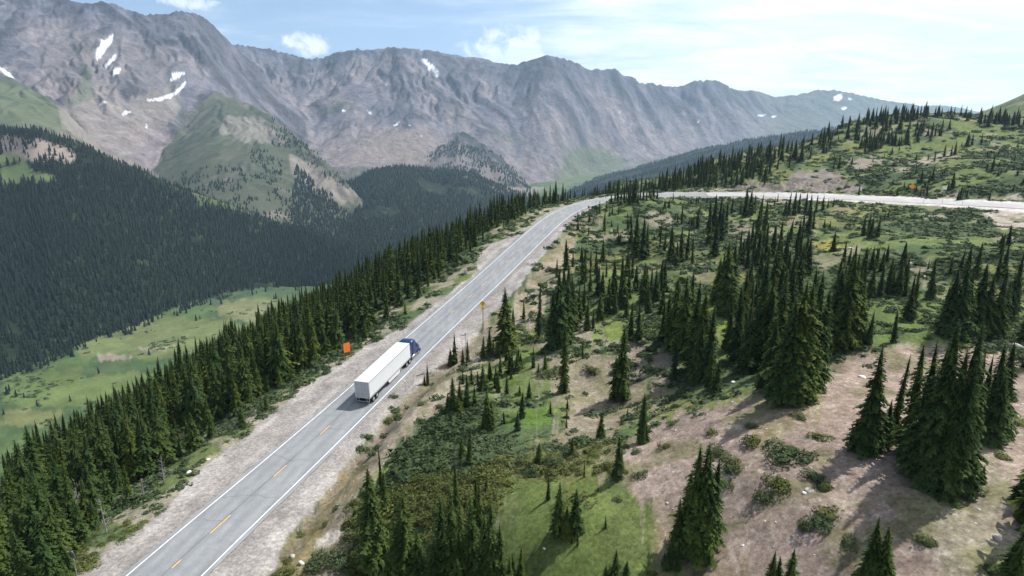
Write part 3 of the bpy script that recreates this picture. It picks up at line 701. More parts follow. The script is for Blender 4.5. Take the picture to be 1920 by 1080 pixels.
# ------------------------------------------------------------------ small mesh kit
class MB:
    def __init__(s): s.v = []; s.f = []; s.m = []
    def add(s, V, Fs, mi=0):
        o = len(s.v); s.v += [tuple(map(float, v)) for v in V]; s.f += [tuple(i+o for i in f) for f in Fs]; s.m += [mi]*len(Fs)
    def box(s, x0, x1, y0, y1, z0, z1, bev=0.0, mi=0):
        b = min(bev, (x1-x0)/2.01, (y1-y0)/2.01, (z1-z0)/2.01)
        if b <= 0:
            V = [(x, y, z_) for x in (x0, x1) for y in (y0, y1) for z_ in (z0, z1)]
            s.add(V, [(0, 1, 3, 2), (4, 6, 7, 5), (0, 4, 5, 1), (2, 3, 7, 6), (0, 2, 6, 4), (1, 5, 7, 3)], mi); return
        # chamfered: three rectangles' points
        V = []
        for sx in (0, 1):
            for sy in (0, 1):
                for sz in (0, 1):
                    X, Y, Z = (x0, x1)[sx], (y0, y1)[sy], (z0, z1)[sz]; dx, dy, dz = (1, -1)[sx]*b, (1, -1)[sy]*b, (1, -1)[sz]*b
                    V += [(X, Y+dy, Z+dz), (X+dx, Y, Z+dz), (X+dx, Y+dy, Z)]
        g = lambda a, b_, c_, k: (a*4+b_*2+c_)*3+k
        Fs = []
        for sx in (0, 1): Fs.append([g(sx, 0, 0, 0), g(sx, 1, 0, 0), g(sx, 1, 1, 0), g(sx, 0, 1, 0)])
        for sy in (0, 1): Fs.append([g(0, sy, 0, 1), g(1, sy, 0, 1), g(1, sy, 1, 1), g(0, sy, 1, 1)])
        for sz in (0, 1): Fs.append([g(0, 0, sz, 2), g(1, 0, sz, 2), g(1, 1, sz, 2), g(0, 1, sz, 2)])
        for a in (0, 1):
            for c_ in (0, 1):
                Fs.append([g(a, c_, 0, 0), g(a, c_, 1, 0), g(a, c_, 1, 1), g(a, c_, 0, 1)])
                Fs.append([g(a, 0, c_, 0), g(a, 1, c_, 0), g(a, 1, c_, 2), g(a, 0, c_, 2)])
                Fs.append([g(0, a, c_, 1), g(1, a, c_, 1), g(1, a, c_, 2), g(0, a, c_, 2)])
                for e in (0, 1): Fs.append([g(a, c_, e, 0), g(a, c_, e, 1), g(a, c_, e, 2)])
        s.add(V, Fs, mi)
    def prism(s, prof, x0, x1, mi=0, inset=0.0):
        """profile in (y,z), extruded in x"""
        n = len(prof); V = [(x0, y, z_) for y, z_ in prof]+[(x1, y, z_) for y, z_ in prof]
        s.add(V, [tuple(range(n))[::-1], tuple(range(n, 2*n))]+[(i, (i+1) % n, n+(i+1) % n, n+i) for i in range(n)], mi)
    def cyl(s, p0, p1, r0, r1=None, n=12, mi=0, caps=True):
        r1 = r0 if r1 is None else r1
        p0 = np.array(p0, float); p1 = np.array(p1, float); d = p1-p0; d /= np.linalg.norm(d)
        a = np.cross(d, (0, 0, 1) if abs(d[2]) < .9 else (1, 0, 0)); a /= np.linalg.norm(a); b = np.cross(d, a)
        V = [p+r*(a*math.cos(t)+b*math.sin(t)) for p, r in ((p0, r0), (p1, r1)) for t in np.arange(n)/n*2*math.pi]
        Fs = [(i, (i+1) % n, n+(i+1) % n, n+i) for i in range(n)]
        if caps: Fs += [tuple(range(n))[::-1], tuple(range(n, 2*n))]
        s.add(V, Fs, mi)
    def tube(s, pts, rad, n=6, mi=0):
        for i in range(len(pts)-1): s.cyl(pts[i], pts[i+1], rad[i], rad[i+1], n, mi)
    def mesh(s, name, mats, smooth=False):
        me = bpy.data.meshes.new(name); me.from_pydata(s.v, [], s.f)
        for m in mats: me.materials.append(m)
        me.polygons.foreach_set('material_index', s.m)
        if smooth: me.polygons.foreach_set('use_smooth', [True]*len(s.f))
        import bmesh
        bm = bmesh.new(); bm.from_mesh(me); bmesh.ops.recalc_face_normals(bm, faces=bm.faces); bm.to_mesh(me); bm.free()
        me.update(); return me
def empty(name, loc, rz=0, **props):
    o = bpy.data.objects.new(name, None); C.objects.link(o); o.location = loc; o.rotation_euler = (0, 0, rz); o.empty_display_size = .3
    for k, v in props.items(): o[k] = v
    return o
def part(name, mb, mats, parent, smooth=False, label=None):
    o = link(name, mb.mesh(name, mats if isinstance(mats, (list, tuple)) else [mats], smooth), parent)
    if label: o['label'] = label
    return o

# ------------------------------------------------------------------ the lorry
M_tw = simple('trailer_white', (.58, .61, .63), .38, 0, .03, 1.2); M_troof = simple('trailer_roof_skin', (.50, .58, .62), .35, 0, .04, .8)
M_door = simple('rear_door_skin', (.42, .43, .46), .45, 0, .06, 1.5); M_alu = simple('aluminium', (.62, .63, .65), .32, .85, .05, 4); M_blk = simple('black_rubber', (.018, .018, .02), .8, 0, .2, 5)
M_blue = simple('blue_cab_paint', (.012, .030, .115), .3, 0, .05, 2); M_dark = simple('dark_chassis', (.03, .03, .033), .7, 0, .2, 4); M_seal = simple('door_seal', (.10, .10, .11), .7)
M_glass = simple('dark_glass', (.02, .026, .03), .08, 0, .05, 2); M_red = simple('red_lens', (.42, .02, .015), .35); M_amber = simple('amber_lens', (.6, .25, .02), .35); M_chrome = simple('chrome', (.8, .8, .82), .15, 1, .03, 3)
def build_truck():
    j = int(np.interp(s_tr, RS, np.arange(len(RS)))); yaw = -math.atan2(RT[j][0], RT[j][1])
    p = RD[j]; off = 1.72
    slope = math.atan2(RD[j+6][2]-RD[j][2], float(np.linalg.norm(RD[j+6][:2]-RD[j][:2])))
    root = empty('semi_truck', (p[0]+RN[j][0]*off, p[1]+RN[j][1]*off, p[2]+.0), 0, label='long white box trailer pulled by a blue semi truck on the road', category='truck')
    root.rotation_euler = (slope, 0, yaw)
    HW = 1.30; L = 16.15; z0 = 1.17; z1 = 4.11
    # trailer shell: sides, front, floor; ribs stand proud
    b = MB(); b.box(-HW, HW, .04, L, z0+.16, z1-.05, .03)
    body = part('trailer_body', b, [M_tw], root)
    b = MB(); b.box(-HW+.02, HW-.02, .03, L-.02, z1-.048, z1, .015)
    for y in np.arange(.9, L-.5, 1.22): b.box(-HW+.08, HW-.08, y, y+.05, z1, z1+.008)
    part('trailer_roof', b, [M_troof], root)
    b = MB()
    for sx in (-1, 1):
        b.box(min(sx*HW, sx*(HW+.02)), max(sx*HW, sx*(HW+.02)), .0, L, z1-.14, z1-.01)
    b.box(-HW, HW, L, L+.02, z1-.14, z1-.01)
    part('top_rail', b, [M_alu], root)
    b = MB()
    for sx in (-1, 1):
        b.box(min(sx*(HW-.02), sx*(HW+.022)), max(sx*(HW-.02), sx*(HW+.022)), .0, L, z0, z0+.16)
    part('bottom_rail', b, [M_alu], root)
    b = MB()
    for sx in (-1, 1):
        for y in np.arange(1.22, L-.5, 1.22): b.box(min(sx*HW, sx*(HW+.006)), max(sx*HW, sx*(HW+.006)), y, y+.03, z0+.16, z1-.14)
        part('side_seam', b, [M_tw], root); b = MB()
    # rear frame and doors
    b = MB(); b.box(-HW-.015, -HW+.10, -.05, .04, z0, z1+.01, .01); b.box(HW-.10, HW+.015, -.05, .04, z0, z1+.01, .01); b.box(-HW+.10, HW-.10, -.05, .04, z1-.13, z1+.01, .01); b.box(-HW+.10, HW-.10, -.05, .04, z0, z0+.13, .01)
    part('rear_frame', b, [M_tw], root)
    for sx in (-1, 1):
        x0, x1 = (-HW+.11, -.015) if sx < 0 else (.015, HW-.11)
        b = MB(); b.box(x0, x1, -.035, .03, z0+.14, z1-.14, .012)
        d = part('rear_door', b, [M_door], root)
        b = MB()
        for q in (.26, .74):
            xx = x0+(x1-x0)*q; b.cyl((xx, -.065, z0+.08), (xx, -.065, z1-.08), .02, n=8)
            for zz in (z0+.3, z0+1.1, z0+2.1, z1-.3): b.box(xx-.05, xx+.05, -.075, -.036, zz-.03, zz+.03)
            b.box(xx-.02, xx+.30, -.09, -.07, z0+1.02, z0+1.06)
        part('lock_rod', b, [M_alu], d)
        xx = x0 if sx < 0 else x1
        for zz in np.linspace(z0+.35, z1-.35, 5):
            b = MB(); b.box(xx-.06, xx+.06, -.06, -.036, zz-.05, zz+.05); part('hinge', b, [M_alu], d)
    b = MB(); b.box(-HW+.15, HW-.15, -.10, -.02, .52, .64, .01); b.box(-.75, -.67, -.06, .02, .64, z0); b.box(.67, .75, -.06, .02, .64, z0); b.box(-HW+.15, -HW+.22, -.05, .02, .64, z0-.01); b.box(HW-.22, HW-.15, -.05, .02, .64, z0-.01)
    part('rear_bumper', b, [M_alu], root)
    for x in (-1.08, -.92, .80, .96):
        b = MB(); b.cyl((x+.06, -.075, z0+.065), (x+.06, -.051, z0+.065), .05, n=10); part('tail_light', b, [M_red], root)
    for x in (-.2, 0, .2):
        b = MB(); b.box(x-.06, x+.06, -.066, -.051, z1-.09, z1-.04); part('marker_light', b, [M_red], root)
    b = MB(); b.box(-.50, .50, .06, L-1, .95, z0-.002); b.box(-.95, .95, .3, 5.6, .85, .949)
    part('trailer_chassis', b, [M_dark], root)
    # landing gear
    for sx in (-1, 1):
        b = MB(); b.box(sx*.85-.07, sx*.85+.07, 12.6, 12.78, .42, z0-.003); b.box(sx*.85-.14, sx*.85+.14, 12.52, 12.86, .36, .42); part('landing_leg', b, [M_alu], root)
    # side skirts
    for sx in (-1, 1):
        b = MB(); b.prism([(6.6, z0), (11.9, z0), (11.3, .42), (7.2, .42)], sx*1.22-.012, sx*1.22+.012); part('side_skirt', b, [M_tw], root)
    for sx in (-1, 1):
        b = MB(); b.box(sx*.98-.3, sx*.98+.3, .22, .24, .22, .84); part('mud_flap', b, [M_blk], root)
    def wheel(x, y, dual=True, nm='wheel'):
        w_ = MB(); R, wd = .51, .58 if dual else .30
        sx = 1 if x > 0 else -1
        xs = [(x-wd/2, x-.02), (x+.02, x+wd/2)] if dual else [(x-wd/2, x+wd/2)]
        for a, c_ in xs:
            n = 24; pr = [(a, R*.62), (a, R-.06), (a+.04, R), (c_-.04, R), (c_, R-.06), (c_, R*.62)]
            V = [(px_, y+r*math.cos(t), R+r*math.sin(t)) for t in np.arange(n)/n*2*math.pi for px_, r in pr]
            k = len(pr); Fs = [(i*k+q, ((i+1) % n)*k+q, ((i+1) % n)*k+q+1, i*k+q+1) for i in range(n) for q in range(k-1)]
            w_.add(V, Fs)
        tyre = part(nm, w_, [M_blk], root, True)
        r_ = MB(); xo = x+sx*wd/2
        r_.cyl((xo-sx*.10, y, R), (xo-sx*.03, y, R), R*.63, n=24); r_.cyl((xo-sx*.03, y, R), (xo+sx*.05, y, R), .14, .11, n=14)
        for q in range(10):
            t = q/10*2*math.pi; r_.cyl((xo-sx*.03, y+.2*math.cos(t), R+.2*math.sin(t)), (xo-sx*.005, y+.2*math.cos(t), R+.2*math.sin(t)), .018, n=6)
        part('rim', r_, [M_alu], tyre)
    for y in (1.25, 2.55):
        for sx in (-1, 1): wheel(sx*.96, y)
    for y in (14.55, 15.9):
        for sx in (-1, 1): wheel(sx*.95, y)
    for sx in (-1, 1): wheel(sx*1.02, 20.3, False)
    for y in (1.25, 2.55, 14.55, 15.9, 20.3):
        b = MB(); b.cyl((-.8, y, .51), (.8, y, .51), .08, n=10); part('axle', b, [M_dark], root)
    # tractor
    b = MB(); b.box(-.45, .45, 13.9, 21.0, .70, .93, .02); b.box(-.5, .5, 14.3, 16.0, .931, 1.13)
    part('tractor_chassis', b, [M_dark], root)
    b = MB()     # sleeper + cab as rounded hull, cross-sections along y
    def hull(secs, mb, n=20, ex=4.0):
        rings = []
        for y, hw, zb, zt, e in secs:
            ring = []
            for q in range(n):
                t = q/n*2*math.pi; cx_, cz_ = math.cos(t), math.sin(t)
                ring.append((hw*math.copysign(abs(cx_)**(2/e), cx_), y, (zb+zt)/2+(zt-zb)/2*math.copysign(abs(cz_)**(2/e), cz_)))
            rings.append(ring)
        V = [v for r in rings for v in r]; Fs = [(i*n+q, i*n+(q+1) % n, (i+1)*n+(q+1) % n, (i+1)*n+q) for i in range(len(rings)-1) for q in range(n)]
        Fs += [tuple(range(n)), tuple(range((len(rings)-1)*n, len(rings)*n))]
        mb.add(V, Fs)
    hull([(16.95, 1.20, .95, 3.92, 9), (17.0, 1.24, .92, 3.98, 9), (18.3, 1.24, .9, 3.98, 9), (18.75, 1.22, .9, 3.86, 8), (19.25, 1.19, .9, 3.35, 7), (19.6, 1.16, .9, 2.95, 7), (19.95, 1.1, .9, 2.30, 7)], b, 28)
    part('cab', b, [M_blue], root, True)
    b = MB(); hull([(19.9, 1.05, .75, 2.02, 6), (20.6, .98, .72, 1.92, 5), (21.25, .90, .70, 1.78, 5), (21.6, .78, .72, 1.55, 4)], b, 24)
    part('hood', b, [M_blue], root, True)
    for sx in (-1, 1):
        b = MB()
        n = 12; V = []
        for t in np.linspace(0, math.pi, n): V += [(sx*.80, 20.3+.66*math.cos(t), .56+.62*math.sin(t)), (sx*1.22, 20.3+.66*math.cos(t), .56+.62*math.sin(t))]
        b.add(V, [(2*i, 2*i+1, 2*i+3, 2*i+2) for i in range(n-1)]); V2 = [(sx*1.2, 20.3+.66*math.cos(t), .56+.62*math.sin(t)) for t in np.linspace(0, math.pi, n)]+[(sx*1.2, 20.3+.54*math.cos(t), .56+.5*math.sin(t)) for t in np.linspace(0, math.pi, n)]
        b.add(V2, [(i, i+1, n+i+1, n+i) for i in range(n-1)])
        part('fender', b, [M_blue], root, True)
        b = MB(); b.prism([(16.97, .92), (16.97, 3.7), (16.35, 3.6), (16.35, 1.15)], sx*1.235-.015, sx*1.235+.015); part('side_fairing', b, [M_blue], root)
        b = MB(); b.cyl((sx*1.0, 17.2, .78), (sx*1.0, 18.9, .78), .30, n=18); part('fuel_tank', b, [M_chrome], root, True)
        b = MB(); b.prism([(18.85, 2.12), (19.55, 2.12), (19.35, 2.86), (18.85, 2.92)], sx*1.232-.012, sx*1.232+.012); part('side_window', b, [M_glass], root)
        b = MB(); b.box(sx*1.32-.05, sx*1.32+.05, 19.45, 19.55, 2.0, 2.75, .03); b.box(min(sx*1.12, sx*1.3), max(sx*1.12, sx*1.3), 19.48, 19.52, 2.62, 2.66); part('mirror', b, [M_blue], root)
        b = MB(); b.cyl((sx*.72, 21.46, 1.05), (sx*.76, 21.62, 1.05), .13, .15, n=12); part('headlight', b, [M_chrome], root)
        b = MB(); b.box(sx*1.05-.16, sx*1.05+.16, 18.95, 19.6, .45, .55, .02); b.box(sx*1.07-.14, sx*1.07+.14, 18.95, 19.6, .8, .88, .02); part('cab_step', b, [M_chrome], root)
    b = MB(); V = [(-.98, 19.62, 2.90), (.98, 19.62, 2.90), (1.04, 20.0, 2.15), (-1.04, 20.0, 2.15)]; V += [(x, y-.03, z_-.02) for x, y, z_ in V]
    b.add([(x, y+.035, z_+.01) for x, y, z_ in V], [(0, 1, 2, 3), (7, 6, 5, 4), (0, 4, 5, 1), (1, 5, 6, 2), (2, 6, 7, 3), (3, 7, 4, 0)]); part('windscreen', b, [M_glass], root)
    b = MB(); b.box(-1.1, 1.1, 21.5, 21.72, .42, .78, .05); part('front_bumper', b, [M_chrome], root)
    b = MB(); b.box(-.5, .5, 21.59, 21.63, .85, 1.45, .01); part('grille', b, [M_chrome], root)
    b = MB(); b.box(-1.12, 1.12, 16.90, 16.949, 1.05, 3.85); part('sleeper_back', b, [M_dark], root)
    for x in (-.7, -.35, 0, .35, .7):
        b = MB(); b.box(x-.05, x+.05, 18.28, 18.40, 3.979, 4.02, .01); part('roof_light', b, [M_amber], root)
    return root
truck = build_truck()

# ------------------------------------------------------------------ signs and poles
M_or = simple('orange_sheeting', (.85, .20, .02), .5, 0, .06, 1); M_ye = simple('yellow_sheeting', (.80, .46, .02), .5, 0, .05, 2); M_galv = simple('galvanised_steel', (.38, .39, .40), .5, .5, .1, 6); M_wpost = simple('timber_post', (.20, .14, .09), .85, 0, .25, 5)
M_sgrey = simple('sign_back_grey', (.17, .19, .21), .55, .3, .08, 3); M_ink = simple('black_legend', (.02, .02, .02), .6); M_swhite = simple('white_sheeting', (.75, .75, .76), .5, 0, .05, 2)
def on_road_side(px, py):
    return cast(px, py)
def sign_frame(name, p, rz, label, cat, **k): return empty(name, tuple(p), rz, label=label, category=cat, **k)
# orange board left of the road: two posts, clipped corners, seen obliquely
p = cast(651, 667); H_ = 1.0
o = sign_frame('warning_sign', p+np.array([0, 0, -.05]), math.radians(42), 'bright orange board on two posts beside the gravel left of the trailer', 'road sign')
for x in (-.48, .48):
    b = MB(); b.box(x-.05, x+.05, -.05, .05, -.3, 1.6); part('post', b, [M_wpost], o)
b = MB(); pr = [(-.58, .80), (-.68, .9), (-.68, 2.55), (-.58, 2.65), (.58, 2.65), (.68, 2.55), (.68, .9), (.58, .80)]
n = len(pr); b.add([(x, -.075, z_) for x, z_ in pr]+[(x, -.052, z_) for x, z_ in pr], [tuple(range(n)), tuple(range(2*n-1, n-1, -1))]+[(i, (i+1) % n, n+(i+1) % n, n+i) for i in range(n)]); part('panel', b, [M_or], o)
def diamond_sign(p, rz, label, size, h, plate=True, arrow=True, mats=(M_ye, M_wpost), post_r=.06):
    o = sign_frame('warning_sign', p, rz, label, 'road sign')
    b = MB(); b.box(-post_r, post_r, -post_r, post_r, -.4, h+size*.5); part('post', b, [mats[1]], o)
    r = size*.707; q = .06
    pr = [(0-q, h-r+q), (q, h-r+q), (r-q, h-q), (r-q, h+q), (q, h+r-q), (-q, h+r-q), (-r+q, h+q), (-r+q, h-q)]
    b = MB(); n = 8; b.add([(x, -post_r-.03, z_) for x, z_ in pr]+[(x, -post_r-.002, z_) for x, z_ in pr], [tuple(range(n)), tuple(range(2*n-1, n-1, -1))]+[(i, (i+1) % n, n+(i+1) % n, n+i) for i in range(n)])
    pn = part('panel', b, [mats[0]], o)
    if arrow:     # right-hand curve arrow
        y = -post_r-.036; b = MB()
        t = np.linspace(math.pi, math.pi*.5, 7); R1, R0 = size*.34, size*.24; cx_, cz_ = size*.16, h-size*.05
        V = [(cx_+R1*math.cos(a), y, cz_+R1*math.sin(a)) for a in t]+[(cx_+R0*math.cos(a), y, cz_+R0*math.sin(a)) for a in t]
        b.add(V, [(i, i+1, 8+i, 7+i) for i in range(6)]); b.add([(cx_-R1, y, cz_), (cx_-R0, y, cz_), (cx_-R0, y, h-size*.42), (cx_-R1, y, h-size*.42)], [(0, 1, 2, 3)])
        zc_ = cz_+(R1+R0)/2; b.add([(cx_, y, zc_+size*.13), (cx_+size*.20, y, zc_), (cx_, y, zc_-size*.13)], [(0, 1, 2)])
        part('arrow', b, [M_ink], pn)
    if plate:
        b = MB(); b.box(-.32, .32, -post_r-.03, -post_r-.002, h-r-.72, h-r-.06); part('speed_plate', b, [mats[0]], o)
    return o
p = cast(906, 618)
hh = np.linalg.norm(p)*(618-566)/F/math.cos(PITCH)*.93
diamond_sign(p, math.radians(-12), 'yellow diamond curve sign with small plate on tall post right of the road', .95, hh)
p = cast(1708, 367); hh = np.linalg.norm(p)*14/F
diamond_sign(p, math.radians(-28), 'orange diamond sign on green slope beyond the far road', 1.45, max(hh, 1.9), False, False, (M_or if False else simple('amber_sheeting', (.75, .30, .02), .5), M_wpost))
def back_sign(p, rz, h, w_, hgt, label, octa=False, mt=M_swhite):
    o = sign_frame('road_sign', p, rz, label, 'road sign'); b = MB(); b.cyl((0, 0, -.4), (0, 0, h+hgt*.4), .045, n=8); part('post', b, [M_galv], o)
    b = MB()
    if octa: b.cyl((0, -.075, h), (0, -.05, h), w_/2, n=8)
    else: b.box(-w_/2, w_/2, -.072, -.047, h-hgt/2, h+hgt/2, .01)
    part('panel', b, [mt], o)
p = cast(145, 1083); back_sign(p, math.radians(-20), 2.6, .85, .85, 'dark grey back of a round sign on thin post at the lower left', True, M_sgrey)
p = cast(1611, 366); back_sign(p, math.radians(-30), 2.4, 1.3, 1.3, 'small white sign on thin post beyond the far road, left one of two', False, M_swhite)
p = cast(1768, 372); back_sign(p, math.radians(-30), 3.6, 1.3, 1.1, 'small white sign beside the dark spruce beyond the far road, right one of two', False, M_swhite)
p = cast(1057, 371); back_sign(p, math.radians(160), 2.2, .9, 1.0, 'tiny orange marker at the outer edge of the road bend', False, M_or)
for i, (px, y0, y1, lab) in enumerate(((1731, 384, 360, 'thin grey snow pole at the near edge of the far road, left one of two'), (1804, 384, 366, 'thin grey snow pole beside the turnout of the far road, right one of two'),
                                   (1117, 389, 374, 'thin grey snow pole inside the road bend'), (873, 652, 622, 'thin grey snow pole leaning beside the right gravel shoulder'), (1766, 384, 360, 'thin grey snow pole between the two others on the far road'))):
    p = cast(px, y0); h = max(2.0, np.linalg.norm(p)*(y0-y1)/F); b = MB(); b.cyl((0, 0, -.4), (0, 0, h), .05, .045, n=8)
    o = link('snow_pole', b.mesh('snow_pole', [M_galv]), None, label=lab, category='pole', group='snow poles along the road'); o.location = p
print('road stuff', round(time.time()-T0, 1))
#@@P3
# ------------------------------------------------------------------ spruces
def spruce_arrays(seed, H=1.0, R=.15, whorls=44, per=9, tiers=3, base=.03, power=.85, ragged=.25, core=True, lean=0.0, wdk=.36):
    """unit-height crown: whorls of drooping sprays, each a fan of pointed blades; returns verts, tris, tint"""
    r = np.random.default_rng(seed); V = []; T = []; tint = []
    gapa = r.uniform(0, 2*math.pi, 3); 
    for w in range(whorls):
        f = w/(whorls-1); h = base+(.985-base)*f
        env = R*((1-f)**power)*(1-.35*math.exp(-(f/.06)))+.008
        np_ = max(4, int(round(per*(1-.45*f))))
        a0 = r.uniform(0, 6.28)
        for k in range(np_):
            a = a0+k*2*math.pi/np_+r.normal(0, .18)
            L = env*r.uniform(1-ragged, 1+ragged*.9)*(1+.24*math.sin(3*a+7*f*gapa[0]+gapa[1])*math.sin(f*19+gapa[2])+.16*math.sin(f*31+gapa[1]+a))
            if r.random() < .10: L *= .45
            if r.random() < .06: continue
            if r.random() < .05 and f < .8: L *= 1.3
            ca, sa = math.cos(a), math.sin(a)
            z0 = h+r.normal(0, .004)
            up = .10*L; dr = (.50-.25*f)*L*r.uniform(.5, 1.5)
            def pt(t): return np.array([ca*L*t, sa*L*t, z0+up*math.sin(t*2.2)-dr*t*t])
            n = np.array([-sa, ca, 0.0])
            wd = max(wdk*L, .008)
            br = r.uniform(0, 1)
            for q in range(tiers):
                t0, t1 = .18+q*.8/tiers, .18+(q+1.25)*.8/tiers
                p0, p1 = pt(t0), pt(min(t1, 1.05))
                ws = wd*(1-.55*q/tiers)
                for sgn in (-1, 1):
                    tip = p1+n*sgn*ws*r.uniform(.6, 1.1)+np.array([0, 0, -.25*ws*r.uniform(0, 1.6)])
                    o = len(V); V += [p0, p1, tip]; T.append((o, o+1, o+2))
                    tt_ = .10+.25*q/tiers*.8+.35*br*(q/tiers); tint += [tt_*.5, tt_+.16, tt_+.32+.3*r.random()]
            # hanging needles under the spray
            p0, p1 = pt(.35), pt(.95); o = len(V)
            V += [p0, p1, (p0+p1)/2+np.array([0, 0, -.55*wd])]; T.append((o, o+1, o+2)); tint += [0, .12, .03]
    if core:
        m = 7; rings = 10
        o = len(V)
        for i in range(rings):
            f = i/(rings-1); rr = .55*R*((1-f)**power)+.002
            for k in range(m):
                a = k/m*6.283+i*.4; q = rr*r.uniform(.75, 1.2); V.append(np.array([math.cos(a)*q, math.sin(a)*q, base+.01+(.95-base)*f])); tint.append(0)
        for i in range(rings-1):
            for k in range(m):
                a, b, c_, d = o+i*m+k, o+i*m+(k+1) % m, o+(i+1)*m+(k+1) % m, o+(i+1)*m+k
                T += [(a, b, c_), (a, c_, d)]
    # leader
    o = len(V); V += [np.array([.004, 0, .95]), np.array([-.004, .003, .95]), np.array([0, 0, 1.0])]; T.append((o, o+1, o+2)); tint += [.3, .3, .4]
    V = np.array(V)
    V[:, 0] += lean*np.clip(V[:, 2], 0, 2)**1.6
    return V*H, np.array(T), np.array(tint)
def trunk_mesh(seed):
    r = np.random.default_rng(seed); V = []; Fq = []
    hs = [0, .04, .3, .6, .97]; rs = [.021, .016, .012, .007, .001]; m = 7
    for h, q in zip(hs, rs):
        for k in range(m): V.append((q*math.cos(k/m*6.283), q*math.sin(k/m*6.283), h-.02))
    for i in range(len(hs)-1):
        for k in range(m): Fq.append((i*m+k, i*m+(k+1) % m, (i+1)*m+(k+1) % m, (i+1)*m+k))
    return new_mesh('trunk', np.array(V), np.array(Fq), smooth=True, mats=[M_bark])
HI = [dict(R=.140, power=.72, ragged=.30), dict(R=.122, power=.68, ragged=.34), dict(R=.102, power=.64, ragged=.36), dict(R=.155, power=.82, ragged=.28), dict(R=.095, power=.65, ragged=.38, whorls=40), dict(R=.14, power=1.0, ragged=.34, lean=.04), dict(R=.15, power=.85, ragged=.3, per=10), dict(R=.172, power=.9, ragged=.3, per=11)]
hi_me, mid_ar = [], []
for i, kw in enumerate(HI):
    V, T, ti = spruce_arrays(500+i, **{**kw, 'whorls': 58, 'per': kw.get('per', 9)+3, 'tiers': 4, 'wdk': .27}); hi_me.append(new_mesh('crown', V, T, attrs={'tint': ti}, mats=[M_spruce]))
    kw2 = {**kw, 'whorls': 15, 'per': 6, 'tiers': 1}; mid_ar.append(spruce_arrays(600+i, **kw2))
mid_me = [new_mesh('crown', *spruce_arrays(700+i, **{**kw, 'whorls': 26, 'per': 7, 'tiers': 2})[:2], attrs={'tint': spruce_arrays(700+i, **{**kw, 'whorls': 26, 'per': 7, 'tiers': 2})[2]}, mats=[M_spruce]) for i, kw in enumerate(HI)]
trunks = [trunk_mesh(i) for i in range(2)]
def far_tree(seed, tiers=4, m=5, R=.16):
    r = np.random.default_rng(seed); V = []; T = []; ti = []
    for i in range(tiers):
        f0 = i/tiers*.86; f1 = f0+1.55/tiers*.86 if i < tiers-1 else 1.0
        rr = R*(1-f0)**.85*r.uniform(.85, 1.2); o = len(V); a0 = r.uniform(0, 6.28)
        for k in range(m):
            a = a0+k/m*6.283; q = rr*r.uniform(.7, 1.3); V.append((q*math.cos(a), q*math.sin(a), f0+r.uniform(-.03, .02))); ti.append(.25+.3*r.random())
        V.append((r.normal(0, .006), r.normal(0, .006), min(f1, 1))); ti.append(.15)
        for k in range(m): T.append((o+k, o+(k+1) % m, o+m))
    return np.array(V), np.array(T), np.array(ti)
far_ar = [far_tree(i, 4, 5, .15+.02*(i % 3)) for i in range(8)]
tiny_ar = [far_tree(40+i, 2, 4, .17) for i in range(6)]
def forest_mesh(name, ars, X, Y, Hh, W, mat, label_=None, tone=None, **props):
    """one mesh made of many trees"""
    n = len(X); kind_ = rng.integers(0, len(ars), n); Z = ground(X, Y)-.15; rot = rng.uniform(0, 6.283, n)
    tone = rng.normal(0, .10, n) if tone is None else tone
    Vs, Ts, Ti, o = [], [], [], 0
    for k, (V, T, ti) in enumerate(ars):
        s = np.nonzero(kind_ == k)[0]
        if len(s) == 0: continue
        c, q = np.cos(rot[s])[:, None], np.sin(rot[s])[:, None]; hx = (Hh[s]*W[s])[:, None]
        vx = (V[None, :, 0]*c-V[None, :, 1]*q)*hx+X[s][:, None]; vy = (V[None, :, 0]*q+V[None, :, 1]*c)*hx+Y[s][:, None]; vz = V[None, :, 2]*Hh[s][:, None]+Z[s][:, None]
        m = len(V); Vs.append(np.stack([vx, vy, vz], -1).reshape(-1, 3)); Ts.append((T[None]+np.arange(len(s))[:, None, None]*m+o).reshape(-1, 3)); Ti.append(np.clip(ti[None]+tone[s][:, None], 0, 1).ravel()); o += m*len(s)
    me = new_mesh(name, np.vstack(Vs), np.vstack(Ts), attrs={'tint': np.concatenate(Ti)}, mats=[mat])
    return link(name, me, None, kind='stuff', **props)

TREES = []      # (x, y, z, height, width, variant, px, py, zone)
def add_tree(x, y, h, w=1.0, var=None, z_=None):
    z_ = float(ground(x, y)) if z_ is None else z_
    u, v, d = proj(x, y, z_+h*.5)
    TREES.append([x, y, z_, h, w, int(rng.integers(0, 6)) if var is None else var, float(u), float(v), h*F/float(d)])
def hand(bx, by, ty, w=1.0, var=None):
    p = cast(bx, by)
    if p is None or p[1] < 24: return
    d = p[1]*cP-p[2]*sP
    # height from the pixel span (solve on the vertical through the base)
    h = 1.0
    for _ in range(12):
        _, v, _ = proj(p[0], p[1], p[2]+h); _, v0, _ = proj(p[0], p[1], p[2]); h = min(h*(by-ty)/max(v0-v, 1e-3), 13.5)
    add_tree(p[0], p[1], h, min(w, 1.35)*.88, var, p[2])
